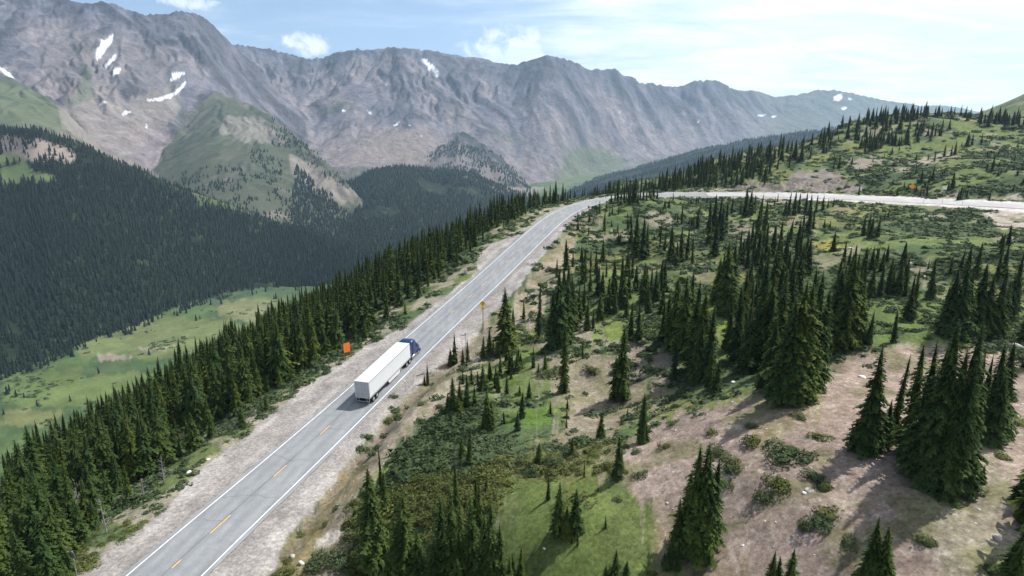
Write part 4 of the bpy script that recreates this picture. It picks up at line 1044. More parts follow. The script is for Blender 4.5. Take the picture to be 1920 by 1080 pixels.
# hand-surveyed trees right of the road: base x, base y, top y, width, variant
HT = [
 (1057,737,590,.72,4),(1046,650,505,1.15,0),(1034,655,540,1.0,1),(1060,640,498,1.0,5),(1072,620,512,1.0,3),(1010,632,525,.6,4),(982,598,562,1.0,1),(948,658,537,1.35,0),(962,650,570,.9,2),
 (1161,750,611,1.15,0),(1152,745,660,.9,3),(1176,742,690,1.0,6),(1182,640,562,1.0,1),(1196,642,566,1.1,2),(1092,672,634,.8,1),(1263,716,640,.9,1),(1342,742,672,1.1,3),(1336,735,690,1.2,6),(1330,730,650,1.0,1),
 (1262,655,515,1.1,0),(1280,668,498,1.2,1),(1298,690,505,1.15,2),(1312,700,540,1.1,0),(1252,640,545,1.0,3),(1290,650,490,1.0,5),(1325,715,570,1.0,1),(1306,716,600,1.1,6),(1240,640,560,.9,2),
 (1205,830,733,1.05,1),(1126,822,770,1.2,3),(1062,803,777,.8,2),(1176,785,762,1.4,6),(978,785,732,1.0,0),(992,750,712,1.1,3),(970,808,770,1.2,3),
 (1470,752,560,1.35,0),(1482,748,520,1.3,1),(1500,745,530,1.25,0),(1518,730,505,1.1,2),(1532,728,540,1.05,4),(1452,700,520,1.2,2),(1432,690,512,1.1,0),(1415,690,535,1.1,1),(1398,700,548,1.0,5),(1380,680,530,1.05,2),(1365,660,560,1.0,1),(1440,735,600,1.2,3),(1492,756,610,1.3,6),(1508,700,470,1.0,1),(1475,690,455,1.05,2),(1540,655,540,1.0,1),(1425,650,480,1.0,0),(1460,660,500,1.0,4),(1390,640,500,1.0,1),
 (1560,658,500,1.3,0),(1578,655,478,1.35,1),(1595,648,505,1.2,2),(1608,645,530,1.2,0),(1548,662,540,1.1,3),(1568,648,545,1.4,6),(1627,648,580,.9,1),(1675,643,577,.95,2),(1702,600,535,1.3,3),(1710,596,500,.9,4),
 (1772,628,500,1.2,0),(1790,634,490,1.3,1),(1808,634,505,1.25,2),(1826,630,488,1.2,0),(1845,632,510,1.2,3),(1862,630,500,1.2,1),(1878,625,520,1.1,2),(1800,628,540,1.5,6),(1838,630,545,1.5,7),(1768,610,530,1.1,4),(1890,600,470,1.0,1),
 (1628,842,645,1.05,0),(1616,845,720,1.5,7),(1673,812,660,.75,4),(1660,830,745,1.1,3),(1700,850,637,1.0,2),(1716,880,633,1.0,4),(1732,895,640,1.1,0),(1752,905,590,.95,1),(1768,915,650,1.0,2),(1782,905,597,1.0,1),(1805,900,648,.85,4),(1783,925,680,.9,2),(1740,905,760,1.8,7),(1765,925,790,1.8,7),(1700,862,770,1.5,6),(1795,915,780,1.5,7),(1757,850,650,1.0,0),
 (1835,800,656,.65,4),(1852,822,640,1.1,1),(1868,815,632,1.05,0),(1858,828,700,1.5,6),(1846,820,740,1.5,7),(1840,905,870,1.6,7),
 (1047,1002,902,1.1,3),(1078,998,915,1.25,3),(1062,1004,945,1.7,7),(1028,937,892,.8,1),(1158,898,812,.95,1),(1164,884,838,1.3,6),(1121,922,906,1.0,2),(1095,895,857,.8,1),(1135,992,962,.8,2),(1083,1022,990,.9,1),(1072,1020,1000,.8,1),
 (1297,1035,828,1.05,1),(1315,1030,826,1.15,0),(1332,1020,855,1.15,2),(1272,1040,935,1.2,3),(1310,1042,900,1.7,7),(1285,1010,880,1.2,0),(1340,1000,940,1.4,6),(1250,1068,1020,1.2,3),(1270,1070,1025,1.1,1),(1245,1060,1030,1.3,6),
 (1149,1130,1028,1.3,3),(1130,1130,1055,1.3,6),(1168,1130,1048,1.3,0),(975,1100,1025,1.0,2),(962,1110,1040,1.0,1),(1235,1095,1072,1.0,1),(1100,1150,1085,1.2,0),
 (1630,1115,970,1.25,3),(1648,1118,982,1.2,0),(1620,1120,1020,1.5,7),(1660,1122,1030,1.5,6),(1438,1130,1033,1.2,6),(1456,1120,1042,1.2,1),(1478,1130,1028,1.2,0),
 (1925,985,750,1.2,0),(1940,1100,850,1.2,1),(1915,940,850,1.6,6),(1905,1090,960,1.4,6),(1920,640,560,1.2,0),(1925,690,620,1.6,7),(1930,1180,930,1.2,3),(1895,1110,1010,1.3,3),
 (716,925,829,.55,4),(722,960,880,1.0,2),(857,990,865,.7,2),(880,870,795,.7,1),(866,858,815,1.1,3),(893,985,888,.8,4),(915,800,728,1.1,0),(921,795,745,1.2,6),(899,1035,905,.9,2),(935,735,693,1.0,1),(912,925,880,.8,2),
 (702,1060,872,1.1,0),(690,1010,930,1.3,3),(765,1150,928,1.2,0),(745,1140,985,1.3,3),(790,1160,990,1.3,6),(830,1130,930,1.0,2),(848,1140,915,1.0,1),(870,1150,945,1.0,2),(888,1140,930,1.0,4),(910,1150,960,1.1,0),(925,1160,930,.95,4),(942,1160,985,1.0,2),(815,1170,1010,1.4,7),(730,1180,1040,1.4,6),(860,1200,1040,1.5,7),(900,1190,1060,1.4,6),(955,1150,1045,1.0,1),
 (850,772,705,1.2,0),(862,768,712,1.1,3),(840,775,735,1.4,6),(876,762,700,1.1,2),(890,760,718,1.2,3),(868,720,690,1.2,3),(802,722,678,.8,4),(796,722,700,1.3,6),(853,684,622,.95,1),(845,686,652,1.3,6),(877,680,634,.95,2),(868,682,650,1.3,3),(905,672,628,1.0,1),(918,668,615,1.0,0),(925,660,632,1.2,3),(938,708,660,1.1,1),(960,700,655,1.0,0),(972,690,648,1.0,2),(950,745,700,.9,1),
 (1000,690,648,.9,1),(1022,700,655,.9,2),(1100,620,560,1.0,1),(1112,615,575,1.0,2),(1125,600,545,1.1,0),(1140,590,520,1.1,1),(1152,588,540,1.0,3),(1085,600,530,1.0,0),(1095,590,520,1.0,1),
 (1153,378,352,1.1,0),(1158,379,345,1.2,1),(1170,380,340,1.2,0),(1178,381,336,1.2,2),(1186,380,350,1.3,3),(1206,378,346,1.2,0),(1212,377,352,1.3,3),(1196,382,356,1.3,6),(1180,384,360,1.3,6),(1220,376,350,1.2,1),(1232,375,352,1.2,0),(1164,384,362,1.3,3),(1146,382,360,1.2,2),
 # beyond: mid slope
 (1062,506,446,1.35,0),(1074,500,470,1.1,1),(1090,492,458,1.2,2),(1098,490,462,1.0,1),(1107,512,466,1.0,2),(1117,515,464,.9,4),(1130,492,444,1.1,0),(1133,434,392,.9,1),(1124,400,374,1.0,1),(1158,438,417,1.2,3),(1083,416,395,1.0,2),(1091,404,390,.9,1),(1112,420,405,1.2,3),(1148,402,383,1.1,0),(1137,396,378,1.1,1),(1124,396,380,1.0,2),(1160,402,372,1.0,1),
 (1150,560,482,1.2,0),(1165,555,470,1.1,1),(1178,560,500,1.1,2),(1205,570,490,1.1,0),(1220,560,498,1.0,4),(1192,482,398,1.25,0),(1205,486,402,1.25,1),(1182,470,410,1.1,3),(1212,480,412,1.0,2),(1238,462,412,.8,4),(1246,472,430,.8,2),(1258,492,420,1.3,0),(1275,490,422,1.2,1),(1287,486,425,1.2,2),(1298,495,440,.8,4),(1268,500,450,1.4,3),
 (1190,379,330,1.35,0),(1182,378,345,1.3,3),(1200,377,348,1.2,1),(1165,374,352,1.3,3),(1174,378,356,1.2,1),(1225,371,334,1.3,0),(1217,370,350,1.2,2),(1262,376,358,1.0,1),(1278,420,380,1.1,0),(1270,418,396,1.1,3),(1308,428,388,1.2,0),(1300,424,398,1.2,2),
 (1330,430,368,1.2,0),(1338,436,360,1.2,1),(1346,448,366,1.25,2),(1352,450,385,1.2,0),(1328,462,400,1.2,3),(1340,480,410,1.3,0),(1360,440,372,1.1,1),(1372,400,365,1.1,2),(1397,408,350,1.3,0),(1406,404,352,1.3,1),(1414,400,362,1.2,2),(1424,420,360,1.1,1),(1388,402,372,1.1,3),(1434,432,372,1.1,0),(1420,450,380,1.2,1),(1409,470,410,1.3,2),
 (1458,378,360,1.0,1),(1452,388,368,1.2,3),(1478,402,356,1.2,0),(1488,404,355,1.2,1),(1497,400,360,1.2,2),(1472,404,372,1.3,3),(1510,400,358,1.1,0),(1518,404,362,1.2,1),(1530,398,362,1.1,2),(1542,396,364,1.1,0),(1552,390,370,1.1,1),(1562,388,368,1.0,2),(1514,440,382,1.3,3),(1505,436,396,1.2,0),(1524,430,388,1.1,1),
 (1360,590,440,1.35,0),(1370,575,450,1.2,1),(1352,560,470,1.2,2),(1343,570,480,1.2,3),(1480,460,405,1.3,3),(1462,470,410,1.2,0),(1448,480,420,1.2,1),(1435,490,415,1.2,2),(1420,500,430,1.1,4),(1400,505,440,1.1,1),(1385,500,425,.9,4),(1455,520,440,1.2,0),(1470,510,430,1.1,2),(1492,500,440,1.3,6),(1510,488,438,1.6,7),(1500,482,446,1.5,7),
 (1545,430,408,1.2,3),(1556,428,412,1.2,1),(1618,442,400,1.6,7),(1632,446,405,1.5,7),(1645,444,402,1.3,6),(1628,440,398,1.2,1),(1665,410,390,1.0,1),(1658,414,396,1.2,3),
 (1600,560,470,1.0,4),(1615,560,480,1.1,2),(1632,560,495,1.1,1),(1650,556,500,1.1,0),(1665,550,490,1.1,2),(1682,552,485,1.1,1),(1696,555,498,1.0,4),(1590,540,480,1.1,0),(1710,555,510,1.2,3),(1745,560,480,1.0,1),(1782,515,480,1.4,3),(1800,512,462,1.2,0),(1812,518,455,1.2,1),(1828,520,450,1.2,2),(1880,520,455,1.2,1),(1868,530,470,1.2,0),(1740,505,484,1.2,1),
]
for t in HT: hand(*t)
# trees on the hill beyond the far road
HB = [(1785,354,318,1.2,0),(1778,355,335,1.3,3),(1727,344,312,1.2,3),(1748,338,306,.9,1),(1742,342,322,1.3,3),(1860,322,286,1.1,1),(1850,320,300,1.4,3),(1717,303,284,1.3,3),(1790,290,262,1.1,0),(1783,292,270,1.4,3),(1813,274,245,1.4,0),(1822,272,250,1.3,3),(1840,270,248,1.4,1),(1752,302,280,1.3,3),(1770,294,268,1.2,1),
      (1740,300,285,1.3,3),(1702,268,252,.9,1),(1658,296,282,1.1,1),(1672,289,272,1.2,3),(1686,282,270,1.2,1),(1573,316,290,1.2,0),(1597,309,292,1.1,1),(1563,317,300,1.3,3),(1610,366,345,1.2,3),(1682,367,348,1.2,1),(1725,369,350,1.1,0),(1695,352,338,1.2,1),(1800,375,345,1.3,0),(1812,373,352,1.4,3),(1795,376,358,1.5,6),(1855,374,356,1.2,1),(1896,302,292,1.0,1),(1886,324,312,1.0,1),(1870,330,315,1.0,1),(1738,366,350,1.2,2),
      (1920,262,250,2.0,7),(1803,240,240-0,1,1)]
for t in HB[:-1]: hand(*t)
nb_hill = 0
def scatter(polyp, n, h0, h1, w0=1.0, w1=1.4, seed=0, jit=True):
    """trees at random inside an outline of ground seen in the photograph"""
    r = np.random.default_rng(seed); pts = np.array(polyp, float); c_ = 0; tries = 0
    while c_ < n and tries < n*30:
        tries += 1
        x = r.uniform(pts[:, 0].min(), pts[:, 0].max()); y = r.uniform(pts[:, 1].min(), pts[:, 1].max())
        ins = False; j = len(pts)-1
        for i in range(len(pts)):
            if (pts[i, 1] > y) != (pts[j, 1] > y) and x < (pts[j, 0]-pts[i, 0])*(y-pts[i, 1])/(pts[j, 1]-pts[i, 1])+pts[i, 0]: ins = not ins
            j = i
        if not ins: continue
        p = cast(x, y)
        if p is None or p[1] > 900: continue
        add_tree(p[0], p[1], r.uniform(h0, h1), r.uniform(w0, w1)); c_ += 1
scatter([(1150,357),(1240,340),(1300,322),(1360,304),(1430,286),(1500,268),(1540,252),(1600,228),(1640,222),(1620,252),(1560,285),(1500,310),(1440,322),(1380,330),(1330,345),(1260,352),(1180,362)], 78, 3.5, 10.5, .9, 1.6, 1)
scatter([(1580,232),(1640,215),(1740,212),(1740,222),(1680,232),(1640,240)], 44, 6, 9, 1.1, 1.6, 2)
scatter([(1600,262),(1650,240),(1700,236),(1740,246),(1780,240),(1780,252),(1740,268),(1680,275),(1620,284)], 46, 5, 8, 1.1, 1.5, 3)
scatter([(1600,282),(1620,272),(1680,262),(1680,270),(1640,284),(1610,288)], 20, 5, 7.5, 1.1, 1.5, 4)
scatter([(1810,226),(1850,226),(1920,232),(1920,242),(1880,240),(1830,236)], 22, 7, 11, 1.1, 1.5, 5)
scatter([(1740,212),(1800,216),(1830,224),(1810,228),(1750,220)], 14, 5, 8, 1.1, 1.5, 6)
scatter([(1540,300),(1920,250),(1920,370),(1700,360),(1600,340)], 40, 1.5, 3.2, 1.3, 2.0, 7)
scatter([(1080,400),(1320,380),(1340,420),(1280,480),(1180,480),(1080,460)], 26, 2.0, 4.0, 1.2, 1.7, 8)
scatter([(1380,470),(1490,460),(1520,520),(1530,600),(1400,620),(1370,560)], 34, 5.5, 8.5, .9, 1.3, 9)
scatter([(1560,470),(1720,500),(1720,540),(1600,560),(1560,540)], 24, 4, 6.5, .9, 1.4, 10)
scatter([(1240,390),(1330,372),(1330,380),(1240,398)], 8, 1.5, 3.5, 1.2, 1.7, 16)
scatter([(1040,520),(1130,500),(1160,560),(1130,600),(1050,590)], 22, 4, 7.5, .9, 1.3, 11)
scatter([(1180,500),(1240,500),(1250,560),(1240,600),(1150,600)], 16, 5, 8, .9, 1.3, 12)
scatter([(900,800),(960,760),(1010,690),(1060,690),(1100,850),(960,880)], 12, 1.0, 2.4, 1.2, 1.8, 13)
scatter([(840,720),(960,650),(980,700),(860,790)], 16, 2.0, 4.4, 1.1, 1.6, 14)
scatter([(1850,440),(1920,440),(1920,600),(1880,560)], 6, 3, 6, 1.1, 1.5, 15)
# the steep wood below the road on the left
lw_r = np.random.default_rng(77)
jm = int(np.interp(RS[kmax]+14, RS, np.arange(len(RS))))
st_off = lambda s: np.interp(s, [s_of_y(30), s_of_y(55), s_of_y(75), s_of_y(100), s_of_y(125), s_of_y(160), s_of_y(200), RS[kmax]], [11.5, 14, 18, 18, 12.5, 15.0, 14, 16])
cand = []
for s in np.arange(8, RS[kmax]+34, 2.3):
    j = int(np.interp(s, RS, np.arange(len(RS)))); p = RD[j]; nn = RN[j]; tt2 = RT[j]
    off = st_off(s)
    while off < 130:
        o_ = off+lw_r.uniform(-1.1, 1.1); al = lw_r.uniform(-1.3, 1.3)
        x, y = p[0]-nn[0]*o_+tt2[0]*al, p[1]-nn[1]*o_+tt2[1]*al
        cn_ = float(fbm(np.array([x/9.]), np.array([y/9.]), 3, 601)[0]); dens = (.97 if off > st_off(s)+2 else .5)*(1 if cn_ > -.14 else .22)
        if y > 22 and abs(x/y) < .93 and lw_r.random() < dens:
            hgt = lw_r.uniform(5.2, 11.2)*(.62 if off < st_off(s)+2.5 else 1)*(.8 if s > s_of_y(180) else 1)
            hgt *= 1+.35*cn_
            if lw_r.random() < .18: hgt *= .55
            cand.append((x, y, hgt, lw_r.uniform(.8, 1.25)))
        off += 2.9+off*.010
for x, y, h, w_ in cand: add_tree(x, y, h, w_)
for px, py, h in ((20,1075,9),(48,1078,8),(75,1070,8.5),(92,1078,7),(112,1060,7.5),(128,1040,7),(60,1040,9),(30,1020,9.5),(95,1020,8.5),(140,1005,7),(155,1020,5.5),(165,985,6.5),(185,975,6),(10,1110,8),(60,1115,7.5),(100,1110,6.5),(205,950,5.5),(130,1085,4.5),(225,925,5.5),(250,905,5),(562,700,4.5),(575,690,3.5),(610,668,6.5),(618,664,4),(690,628,3.5),(500,770,3),(455,800,3.5),(585,680,2.5),(760,590,3),(870,470,3),(905,450,3.4)):
    p = cast(px, py); add_tree(p[0], p[1], h, 1.3)
TR = np.array([t[:5]+[t[5], t[6], t[7], t[8]] for t in TREES])
# rank by how large they show; keep the 300 largest that are really seen from the drone
def seen_frac(t):
    x, y, z_, h = t[:4]
    return 1
uu, vv, hp = TR[:, 6], TR[:, 7], TR[:, 8]
infr = (uu > -15) & (uu < 1935) & (vv-hp/2 < 1085) & (vv+hp/2 > 0)
# approximate occlusion: nearer taller crowns in front of the upper half hide a tree
vis = np.ones(len(TR))
order = np.argsort(TR[:, 1])
buf = np.zeros((136, 240))
for i in order:
    if not infr[i]: vis[i] = 0; continue
    hw = hp[i]*.10*TR[i, 4]
    x0, x1 = int(max(0, (uu[i]-hw)/8)), int(min(239, (uu[i]+hw)/8)); y0, y1 = int(max(0, (vv[i]-hp[i]/2)/8)), int(min(135, (vv[i]+hp[i]/2)/8))
    sub = buf[y0:y1+1, x0:x1+1]
    vis[i] = 1-min(1, sub.mean()) if sub.size else 0
    buf[y0:y1+1, x0:x1+1] = np.maximum(sub, .85)
score = np.where(infr, hp*(.15+vis)*np.sqrt(TR[:, 4]), -1)
top = np.argsort(-score)[:298]
SEL = np.zeros(len(TR), bool); SEL[top] = True
print('trees', len(TR), 'individual', SEL.sum(), 'smallest px', score[top].min())

# labels: nearest landmark, then rank from the left within it
LM = [(60,900,'lower left corner of the wood below the road'),(60,1020,'wood edge at the bottom left, by the bleached snags'),(160,800,'wood left of the road, above the grey snag'),(190,930,'wood edge by the gravel at lower left'),(150,870,'middle of the lower left wood'),(260,760,'wood below the road, towards the green meadow'),(290,850,'wood edge with bleached branches left of the road'),
 (350,700,'top rim of the wood over the pale meadow'),(370,790,'wood edge opposite the first yellow dash'),(440,700,'wood left of the trailer, lower part'),(460,640,'top rim of the wood left of the trailer'),(530,620,'wood left of the orange board'),(560,690,'shrubby bank below the orange board'),(620,580,'wood just behind the orange board'),
 (690,560,'wood left of the blue cab'),(760,530,'wood left of the road above the truck'),(830,490,'wood by the gravel pull-out'),(900,450,'wood left of the road before the bend'),(980,400,'row outside the road bend'),(1060,375,'row behind the road bend'),
 (705,960,'thicket right of the road at the bottom'),(765,1040,'dense thicket at bottom centre, left part'),(840,1040,'dense thicket at bottom centre, middle part'),(910,1040,'dense thicket at bottom centre, right part'),(870,880,'leafy slope above the bottom thicket'),(920,770,'slope left of the bright green strip'),(860,735,'clump beside the tan bank right of the trailer'),(865,655,'group below the yellow curve sign'),(945,640,'group right of the yellow curve sign'),(955,720,'bright green strip right of the road'),
 (1045,590,'tall clump above the pink slope'),(1057,690,'bare slope beside the thin dark spruce'),(1075,505,'group by the road cutting before the bend'),(1110,400,'shrubs inside the road bend'),(1130,580,'slope behind the bare patch'),(1165,680,'lone big spruce on the bare slope'),(1190,600,'pair above the lone big spruce'),(1195,440,'dark clump inside the bend'),(1190,355,'dark group at the end of the bend'),(1265,455,'clump right of the bend'),
 (1285,590,'wide dark clump centre right'),(1330,700,'edge of the wide dark clump'),(1205,790,'pink slope below the wide clump'),(1150,860,'pink gravel edge at centre'),(1060,960,'green meadow at bottom centre'),(1300,950,'big pair at the edge of the pink gravel'),(1255,1045,'bushy foot of the big pair'),(1150,1070,'bottom edge of the green meadow'),(1455,1070,'bottom edge of the pink gravel'),(1640,1030,'bottom right on the pink gravel'),(1920,900,'right picture edge, lower part'),
 (1340,410,'clump before the far road, left part'),(1405,385,'clump before the far road, centre part'),(1500,385,'clump before the far road, right part'),(1360,520,'big dark spruces above the yellow-green patch'),(1440,460,'thick stand below the far road'),(1500,460,'squat dark spruces by the orange-yellow patch'),(1400,600,'huge dark stand, left part'),(1460,620,'huge dark stand, middle part'),(1515,620,'huge dark stand, right part'),
 (1580,570,'dark clump behind the pink crest'),(1650,615,'small ones on the pink crest'),(1630,510,'row on the shrubby slope'),(1700,550,'willow patch at right'),(1620,420,'round dark thicket below the far road'),(1820,560,'broad black clump at right'),(1815,490,'trees above the broad black clump'),(1640,750,'left spire of the near right group'),(1710,760,'left half of the near right group'),(1775,770,'right half of the near right group'),(1850,730,'right spires of the near group'),
 (1250,330,'ridge left of the far road'),(1340,310,'ridge above the rocky cutting, left'),(1430,290,'ridge above the rocky cutting'),(1530,265,'ridge skyline right of centre'),(1600,235,'skyline grove on the hill'),(1680,215,'summit grove of the hill'),(1660,260,'grove below the hill summit'),(1570,310,'hill slope above the rocky cutting'),(1740,330,'green hill beyond the amber sign'),(1800,360,'shrubs behind the white sign'),(1860,300,'green hill at far right'),(1880,235,'saddle at far right')]
LMp = np.array([(a, b) for a, b, _ in LM], float)
ORD = 'first second third fourth fifth sixth seventh eighth ninth tenth eleventh twelfth thirteenth fourteenth fifteenth sixteenth seventeenth eighteenth nineteenth twentieth'.split()
def ordw(k):
    if k < 20: return ORD[k]
    tens = {2: 'twenty', 3: 'thirty', 4: 'forty', 5: 'fifty'}[(k+1)//10]
    return tens+('-'+ORD[(k+1) % 10-1] if (k+1) % 10 else 'th')
zone = {}
selidx = np.nonzero(SEL)[0]
for i in selidx:
    d = ((LMp-np.array([uu[i], vv[i]]))**2*np.array([1, 1.3])).sum(1); zone.setdefault(int(np.argmin(d)), []).append(i)
lab = {}
for zn_, mem in zone.items():
    mem.sort(key=lambda i: uu[i]); n = len(mem)
    # split the members into tall / middling / small so that the counts stay short
    hs = np.array([hp[i] for i in mem]); q1, q2 = np.quantile(hs, [.34, .67]) if n > 6 else (0, 1e9)
    cls = {}
    for i in mem:
        c_ = 'small' if hp[i] < q1 else 'tall' if hp[i] > q2 else 'middling' if n > 6 else ''
        cls.setdefault(c_, []).append(i)
    for c_, m2 in cls.items():
        for k, i in enumerate(m2):
            shape = 'broad' if TR[i, 4]*[.155,.135,.11,.17,.095,.14,.2,.24][int(TR[i, 5])] > .17 else 'slim' if TR[i, 4]*[.155,.135,.11,.17,.095,.14,.2,.24][int(TR[i, 5])] < .11 else ''
            a = ' '.join(w_ for w_ in (c_, shape, 'spruce') if w_)
            if len(m2) == 1: lb_ = f'{"only " if c_ else "lone "}{a}, {LM[zn_][2]}'
            else: lb_ = f'{ordw(k)} {c_+" " if c_ else ""}spruce from left, {LM[zn_][2]}'
            lab[i] = lb_
proto = {}
def make_spruce(i):
    x, y, z_, h, w_, var = TR[i, :6]; var = int(var)
    key = (var, 'hi' if TR[i, 1] < 125 else 'mid')
    if key not in proto:
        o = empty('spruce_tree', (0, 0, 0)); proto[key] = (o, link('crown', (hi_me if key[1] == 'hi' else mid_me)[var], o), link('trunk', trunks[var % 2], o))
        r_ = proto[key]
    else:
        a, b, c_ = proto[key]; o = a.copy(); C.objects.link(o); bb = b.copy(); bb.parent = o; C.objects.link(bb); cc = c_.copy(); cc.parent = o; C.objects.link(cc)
    o.location = (x, y, z_-.05); o.rotation_euler = (random.gauss(0, .02), random.gauss(0, .02), random.uniform(0, 6.28)); o.scale = (h*w_, h*w_, h)
    o['label'] = lab[i]; o['category'] = 'tree'; o['group'] = 'spruces near the road'
for i in selidx: make_spruce(i)
rest = np.nonzero(~SEL & (np.abs(TR[:, 0]/TR[:, 1]) < 1.0))[0]
R_ = TR[rest]
forest_mesh('spruce_wood', mid_ar, R_[:, 0], R_[:, 1], R_[:, 3], R_[:, 4]*1.1, M_spruce, tone=rng.normal(.02, .08, len(rest)), label='further dark spruces of the wood below the road and on the hill')
print('near wood', len(rest), round(time.time()-T0, 1))

# ------------------------------------------------------------------ distant forest
def pts_grid(a0, a1, y0, y1, spacing):
    X0, X1 = min(a0*y0, a0*y1), max(a1*y0, a1*y1)
    xs = np.arange(X0, X1, spacing); ys = np.arange(y0, y1, spacing)
    X, Y = np.meshgrid(xs, ys); X = X.ravel()+rng.uniform(-.48, .48, X.size)*spacing; Y = Y.ravel()+rng.uniform(-.48, .48, Y.size)*spacing
    m = (X/Y > a0) & (X/Y < a1) & (Y > y0) & (Y < y1); return X[m], Y[m]
VIS = np.zeros((NY, NA), bool)      # ground the photograph can see (with headroom for tree height)
tn = (ZG+16)/GY; mxh = np.maximum.accumulate((ZG)/GY, axis=0); VIS[:] = tn >= np.vstack([np.full((1, NA), -9), mxh[:-1]])-1e-4
fr_ = (lid == LID['forestridge']).reshape(NY, NA).astype(float)
for _ in range(4): fr_[:-1] = np.maximum(fr_[:-1], fr_[1:])      # a fringe of trees spills on to the meadow
FRN = fr_.ravel()
X, Y = pts_grid(-.95, -.02, 330, 1450, 5.6)
l_ = gval(lid, X, Y); v_ = gval(VIS, X, Y); cl = gval(clear, X, Y); t2 = gval(tt, X, Y)
dn_ = fbm(X/70, Y/70, 3, 401)
keep = (l_ == LID['forestridge']) & v_ & (rng.random(len(X)) > cl*1.1) & (t2 > -.01+.03*dn_) & ~((dn_ > .42) & (rng.random(len(X)) < .5)) & ((t2 < .97) | (rng.random(len(X)) < .5))
keep |= (l_ == 1) & (Y > 400) & v_ & (rng.random(len(X)) < .7) & (ground(X, Y) > -225)
k2 = (gval(lid, X, Y) == 0) & v_ & (fbm(X/60, Y/45, 4, 402) > .4) & (rng.random(len(X)) < .04)
keep |= k2
k3 = (l_ == 0) & v_ & (Y < 1150) & (gval(FRN, X, Y) > .5) & (fbm(X/35, Y/35, 3, 406) > .1)
keep |= k3
X, Y = X[keep], Y[keep]; print('ridge trees', len(X))
hh = rng.uniform(8, 15, len(X))*np.where(gval(tt, X, Y) > .9, .75, 1)*np.where(gval(lid, X, Y) == 0, .7, 1)
forest_mesh('ridge_forest', far_ar, X, Y, hh, rng.uniform(.95, 1.35, len(X)), M_wood, tone=rng.normal(0, .09, len(X))+.22*fbm(X/120, Y/120, 2, 403), label='dense conifer forest covering the left ridge above the valley')
Xs, Ys_, Hs = [], [], []
for a0, a1, y0, y1, sp_, nm in ((-.42, .14, 1180, 2350, 9.5, 'midridge'), (.02, .75, 1300, 3500, 16, 'farflank'), (-.28, .08, 2050, 3050, 14, 'spur')):
    X, Y = pts_grid(a0, a1, y0, y1, sp_); l_ = gval(lid, X, Y); v_ = gval(VIS, X, Y); dn_ = fbm(X/110, Y/110, 4, 404)
    th = {'midridge': .42, 'farflank': .12, 'spur': .18}[nm]
    k_ = v_ & (l_ == LID[nm]) & (dn_ < th)
    if nm == 'midridge': k_ |= v_ & (l_ == 0) & (dn_ < .35) & (X/Y > -.36)
    if nm == 'midridge': k_ |= v_ & (l_ == LID['shoulder']) & (X/Y > -.36+.00004*(Y-1500)) & (gval(tt, X, Y) < .55+.3*dn_)
    Xs.append(X[k_]); Ys_.append(Y[k_]); Hs.append(rng.uniform(9, 16, k_.sum()))
# trees climbing the shoulder
X, Y = pts_grid(-.62, -.18, 1350, 2400, 11); l_ = gval(lid, X, Y); v_ = gval(VIS, X, Y); t2 = gval(tt, X, Y); dn_ = fbm(X/60, Y/60, 4, 405)
u_, w_v, _ = proj(X, Y, ground(X, Y))
k_ = v_ & (l_ == LID['shoulder']) & ((t2 < .5-(u_ < 470)*.25) & (dn_ > .0) | ((u_ > 510) & (u_ < 660) & (dn_ > .05) & (t2 > .45))) & (rng.random(len(X)) < .75)
k_ &= ~((u_ > 530) & (u_ < 690) & (w_v > 295+(u_-540)*.55) & (w_v < 345+(u_-540)*.42))
Xs.append(X[k_]); Ys_.append(Y[k_]); Hs.append(rng.uniform(6, 12, k_.sum()))
X, Y, hh = np.concatenate(Xs), np.concatenate(Ys_), np.concatenate(Hs); print('far trees', len(X))
forest_mesh('distant_forest', tiny_ar, X, Y, hh, rng.uniform(1.3, 1.9, len(X)), M_wood, tone=rng.normal(-.02, .12, len(X)), label='hazy blue-green conifer forest filling the middle valley')
# scattered trees on the meadow floor
X, Y = [], []
for px, py in ((20,735),(42,745),(222,622),(238,628),(330,590),(350,585),(395,560),(412,552),(440,548),(470,545),(478,552),(405,572),(12,690),(135,668),(120,660),(370,600),(250,610),(285,605),(500,545),(520,560),(330,570),(345,563),(455,540),(180,640),(205,632),(385,558)):
    p = cast(px, py)
    for _ in range(2): X.append(p[0]+rng.normal(0, 3.5)); Y.append(p[1]+rng.normal(0, 3.5))
X = np.array(X); Y = np.array(Y)
forest_mesh('meadow_trees', far_ar, X, Y, rng.uniform(6, 12, len(X)), rng.uniform(1.1, 1.5, len(X)), M_wood, label='small dark conifers dotted over the valley meadow')
print('forest', round(time.time()-T0, 1))

